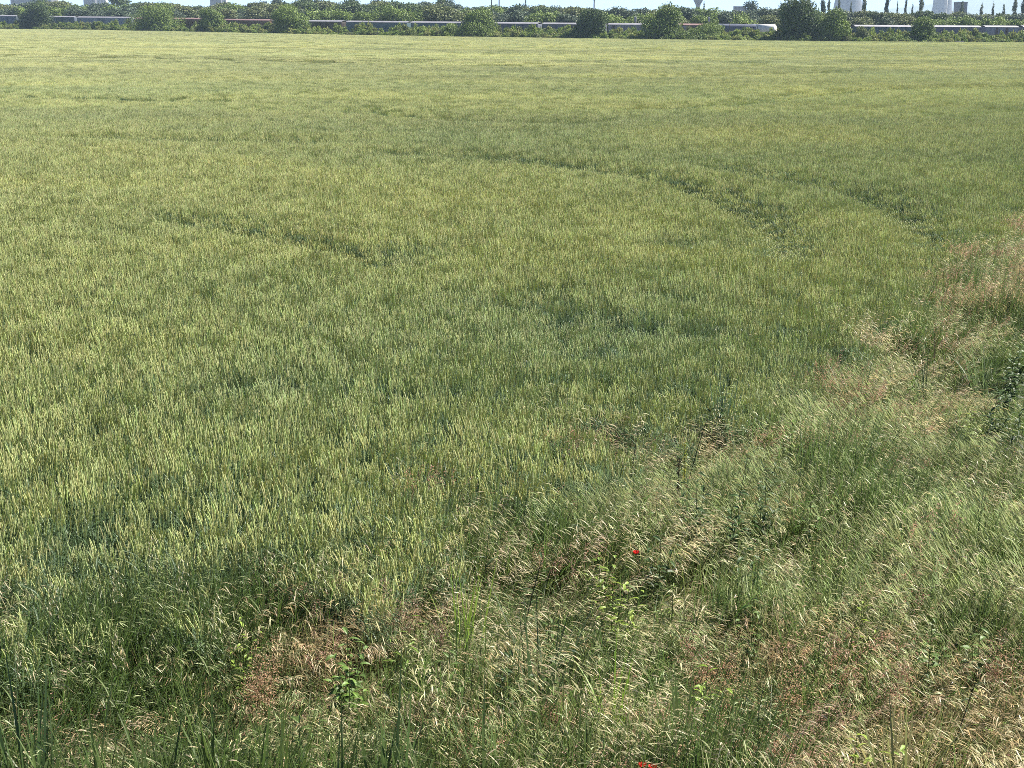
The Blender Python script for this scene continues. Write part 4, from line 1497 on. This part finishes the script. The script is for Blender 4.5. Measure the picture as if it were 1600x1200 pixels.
# sorrel and other reddish spikes
RED1, RED2, ORNG = (.35, .205, .14), (.30, .20, .15), (.43, .285, .17)
for (u, v, h, c, lab) in (
        (418, 985, .8, ORNG, 'orange brown sorrel spike in the grass at lower left'),
        (404, 1030, .6, ORNG, 'shorter orange sorrel spike below the lower left one'),
        (1478, 490, .7, ORNG, 'orange sorrel spike high in the right margin'),
        (1592, 400, .8, ORNG, 'orange sorrel at the right edge beside the wheat'),
        (1580, 450, .7, RED1, 'red sorrel at the right edge below the orange one'),
        (893, 682, .75, RED2, 'purple brown sorrel tuft at the wheat edge in the middle'),
        (1300, 606, .6, RED2, 'purple brown sorrel patch left of the small bright green weed'),
        (1325, 632, .5, RED1, 'low red sorrel under the small bright green weed'),
        (1415, 615, .55, RED2, 'purple sorrel below the brown stalk in the right margin'),
        (1090, 985, .65, RED1, 'red sorrel at the left end of the reddish grass'),
        (1130, 1005, .6, ORNG, 'orange sorrel beside the yellow green upright weed'),
        (1225, 1040, .6, ORNG, 'orange sorrel in the middle of the reddish grass'),
        (1318, 1000, .65, RED1, 'tallest red sorrel of the reddish grass'),
        (1405, 1030, .6, RED1, 'red sorrel left of the cream brome heads at right'),
        (1290, 1080, .55, RED2, 'dark red sorrel above the lone broad leaved weed'),
        (1180, 1130, .5, RED1, 'red sorrel low in the bottom right grass'),
        (690, 945, .65, RED2, 'purple brown sorrel in the tan grass left of the middle'),
        (625, 905, .75, RED2, 'dusky sorrel where the wheat ends above the tan grass'),
        (1560, 1000, .6, RED1, 'red sorrel at the right edge of the bottom grass'),
        (885, 1080, .55, RED1, 'red sorrel alone in the green grass at bottom middle')):
    spike(u, v, h, lab, c, group='sorrel spikes in the rough grass')

# wild oats and pale heads
for (u, v, h, lab) in (
        (236, 832, 1.02, 'largest pale wild oat head standing over the wheat at left'),
        (180, 885, .98, 'pale wild oat over the wheat below the largest one'),
        (80, 905, .95, 'wild oat with brownish head at far left of the wheat'),
        (283, 868, .98, 'wild oat right of the largest pale one'),
        (418, 855, 1.0, 'wild oat standing alone over the wheat left of the middle'),
        (335, 940, .95, 'wild oat arching above the lower left grass'),
        (500, 865, .98, 'wild oat at the wheat edge left of the middle'),
        (620, 710, 1.02, 'wild oat deep in the wheat left of the middle'),
        (740, 870, .95, 'wild oat with one bright white leaf at the middle'),
        (1120, 628, .95, 'cream arched oat head at the wheat corner in the middle'),
        (1000, 640, .95, 'pale oat head at the wheat edge left of the cream arched one'),
        (1310, 470, .9, 'arched oat at the wheat edge high at right'),
        (1355, 480, .9, 'pale leaved oat in the grass below the wheat at right'),
        (180, 985, .9, 'wild oat above the lower left grass'),
        (30, 1000, .9, 'wild oat at the left edge where the wheat ends'),
        (700, 905, .85, 'nodding oat in the tan grass under the middle wheat edge')):
    oat(u, v, h, lab)

# tall clumps
for (u, v, h, c, n, lean, lab) in (
        (330, 1065, .95, (.075, .115, .030), 16, .02, 'tall dark clump of upright blades at bottom left'),
        (610, 1085, .95, (.078, .120, .038), 16, .06, 'dark clump with one pale bent leaf at the bottom left of the middle'),
        (440, 1075, .9, (.078, .118, .030), 12, .12, 'leaning dark clump between the two tall bottom clumps'),
        (150, 1090, .9, (.070, .110, .035), 14, .02, 'green blade clump at the bottom left corner'),
        (40, 1060, .95, (.070, .110, .040), 14, -.02, 'green blade clump at the left edge of the bottom grass'),
        (240, 1110, .8, (.080, .120, .040), 12, .05, 'lighter blade clump between the left corner and tall dark clump'),
        (850, 915, .95, (.060, .095, .040), 12, .22, 'leaning blade clump in the middle foreground'),
        (90, 1150, .85, (.078, .118, .030), 12, .03, 'dark blade clump low in the bottom left corner'),
        (390, 1130, .85, (.078, .118, .030), 12, .05, 'dark blade clump right of the tall dark clump at bottom left'),
        (520, 1140, .85, (.080, .120, .034), 12, .08, 'dark blade clump left of the one with the pale bent leaf'),
        (675, 1130, .85, (.080, .120, .034), 12, .10, 'dark blade clump right of the one with the pale bent leaf'),
        (200, 1165, .8, (.080, .120, .034), 12, .0, 'dark blade clump at the bottom edge left of the tall dark clump'),
        (725, 885, .8, (.17, .26, .04), 6, .0, 'lime blade clump at the middle below the wheat'),
        (955, 1010, .75, (.17, .27, .035), 8, .0, 'bright green blade clump below the poppy'),
        (1130, 578, .9, (.055, .095, .060), 18, .0, 'dark blue green wheat clump at the margin corner'),
        (1345, 560, .75, (.085, .125, .050), 18, .25, 'arching grass mound in the right margin'),
        (1450, 555, .7, (.095, .135, .050), 18, .3, 'pale arching grass mound beside the brown stalk'),
        (1540, 520, .75, (.085, .125, .050), 18, .3, 'wide arching grass mound near the right edge'),
        (1085, 720, .8, (.075, .115, .045), 10, .25, 'grass clump leaning from the dock stems'),
        (1425, 1110, .8, (.17, .18, .07), 12, .08, 'straw green clump right of the lone broad leaved weed'),
        (1395, 1085, .7, (.24, .22, .10), 10, .12, 'dry clump above the lone broad leaved weed'),
        (1070, 1060, .7, (.09, .13, .04), 12, .1, 'green clump at the left foot of the reddish grass'),
        (760, 1090, .75, (.09, .13, .045), 12, .1, 'green clump in the bottom middle grass'),
        (930, 1120, .7, (.085, .125, .04), 12, .08, 'green clump left of the bottom poppies'),
        (1265, 590, .6, (.075, .12, .04), 14, .1, 'green tuft left of the purple brown patch')):
    cl = clump(u, v, h, lab, c, n + 12, .027 if v > 1040 else .019, .13, lean)
    if 'pale bent leaf' in lab:
        G = Geo()
        ribbons(G, np.zeros((1, 3)), np.array([[.05, 0, 1.0]]), [1.15], [.026], [.55], unit(np.array([[1, -.2, -.9]])), 10, np.array([[.50, .56, .42]]), face=np.array([[.5, 1.0, 0]]))
        part('pale_leaf', G.mesh('pale_leaf'), M_PLANT, cl, 'pale bent leaf')

# single wheat plants along the near edge of the crop
def wheat_plant():
    t = thing('wheat_plant', (0, 0, 0), 'green wheat plant with an upright beaded ear along the near edge of the crop', 'wheat plant', 'wheat plants along the near edge of the crop')
    sm, P = stem_mesh('stem', .74, .0022, (.01, 0), C_STEM, .02)
    part('stem', sm, M_PLANT, t)
    G = Geo()
    m = 13
    tt = np.linspace(0, 1, m)
    b = np.array(along(P, 1.0))
    E = (b + np.column_stack([.012 * tt ** 2, 0 * tt, .115 * tt]))[None]
    R = np.array([.002] + [.0052 if k % 2 else .0034 for k in range(m - 2)] + [.001])[None]
    tubes(G, E, R, 6, np.array([C_EAR]))
    part('ear', G.mesh('ear'), M_PLANT, t)
    lm = leaf_mesh('leaf', .19, .011, C_LEAF, .35)
    for k in range(3):
        o = part('leaf', lm, M_PLANT, t)
        o.location = along(P, .42 + .18 * k)
        o.rotation_euler = (0, -.95, k * 2.5)
    return t


wp = wheat_plant()
first = True
cnt = 0
while cnt < 140:
    u = random.uniform(-10, 830)
    k = float(np.interp(u, [p[0] for p in BND_PX[::-1]], [p[1] for p in BND_PX[::-1]]))
    v = k - random.uniform(25, 170)
    p = on_plane(u, v, .86)
    if margin_dist(np.array([p.x]), np.array([p.y]))[0] < .15: continue
    rot, sc = (random.gauss(0, .05), random.gauss(0, .05), random.random() * 6.28), random.uniform(.95, 1.08)
    if first:
        wp.location, wp.rotation_euler, wp.scale = (p.x, p.y, 0), rot, (sc,) * 3
        first = False
    else:
        copy_thing(wp, (p.x, p.y, 0), rot, sc)
    cnt += 1

# ================================================================== THE AIR
hz, hn, ho = new_mat('haze_air')
pv = hn.nodes.new('ShaderNodeVolumePrincipled')
pv.inputs['Color'].default_value = (.48, .64, .86, 1)
pv.inputs['Density'].default_value = .00011
pv.inputs['Anisotropy'].default_value = 0.0
hn.links.new(pv.outputs[0], ho.inputs['Volume'])
hm = bm_mesh('haze', lambda bm: add_box(bm, -9500, 9500, -400, 12500, -3.2, 345))
tag(link('haze', hm, hz), kind='stuff')
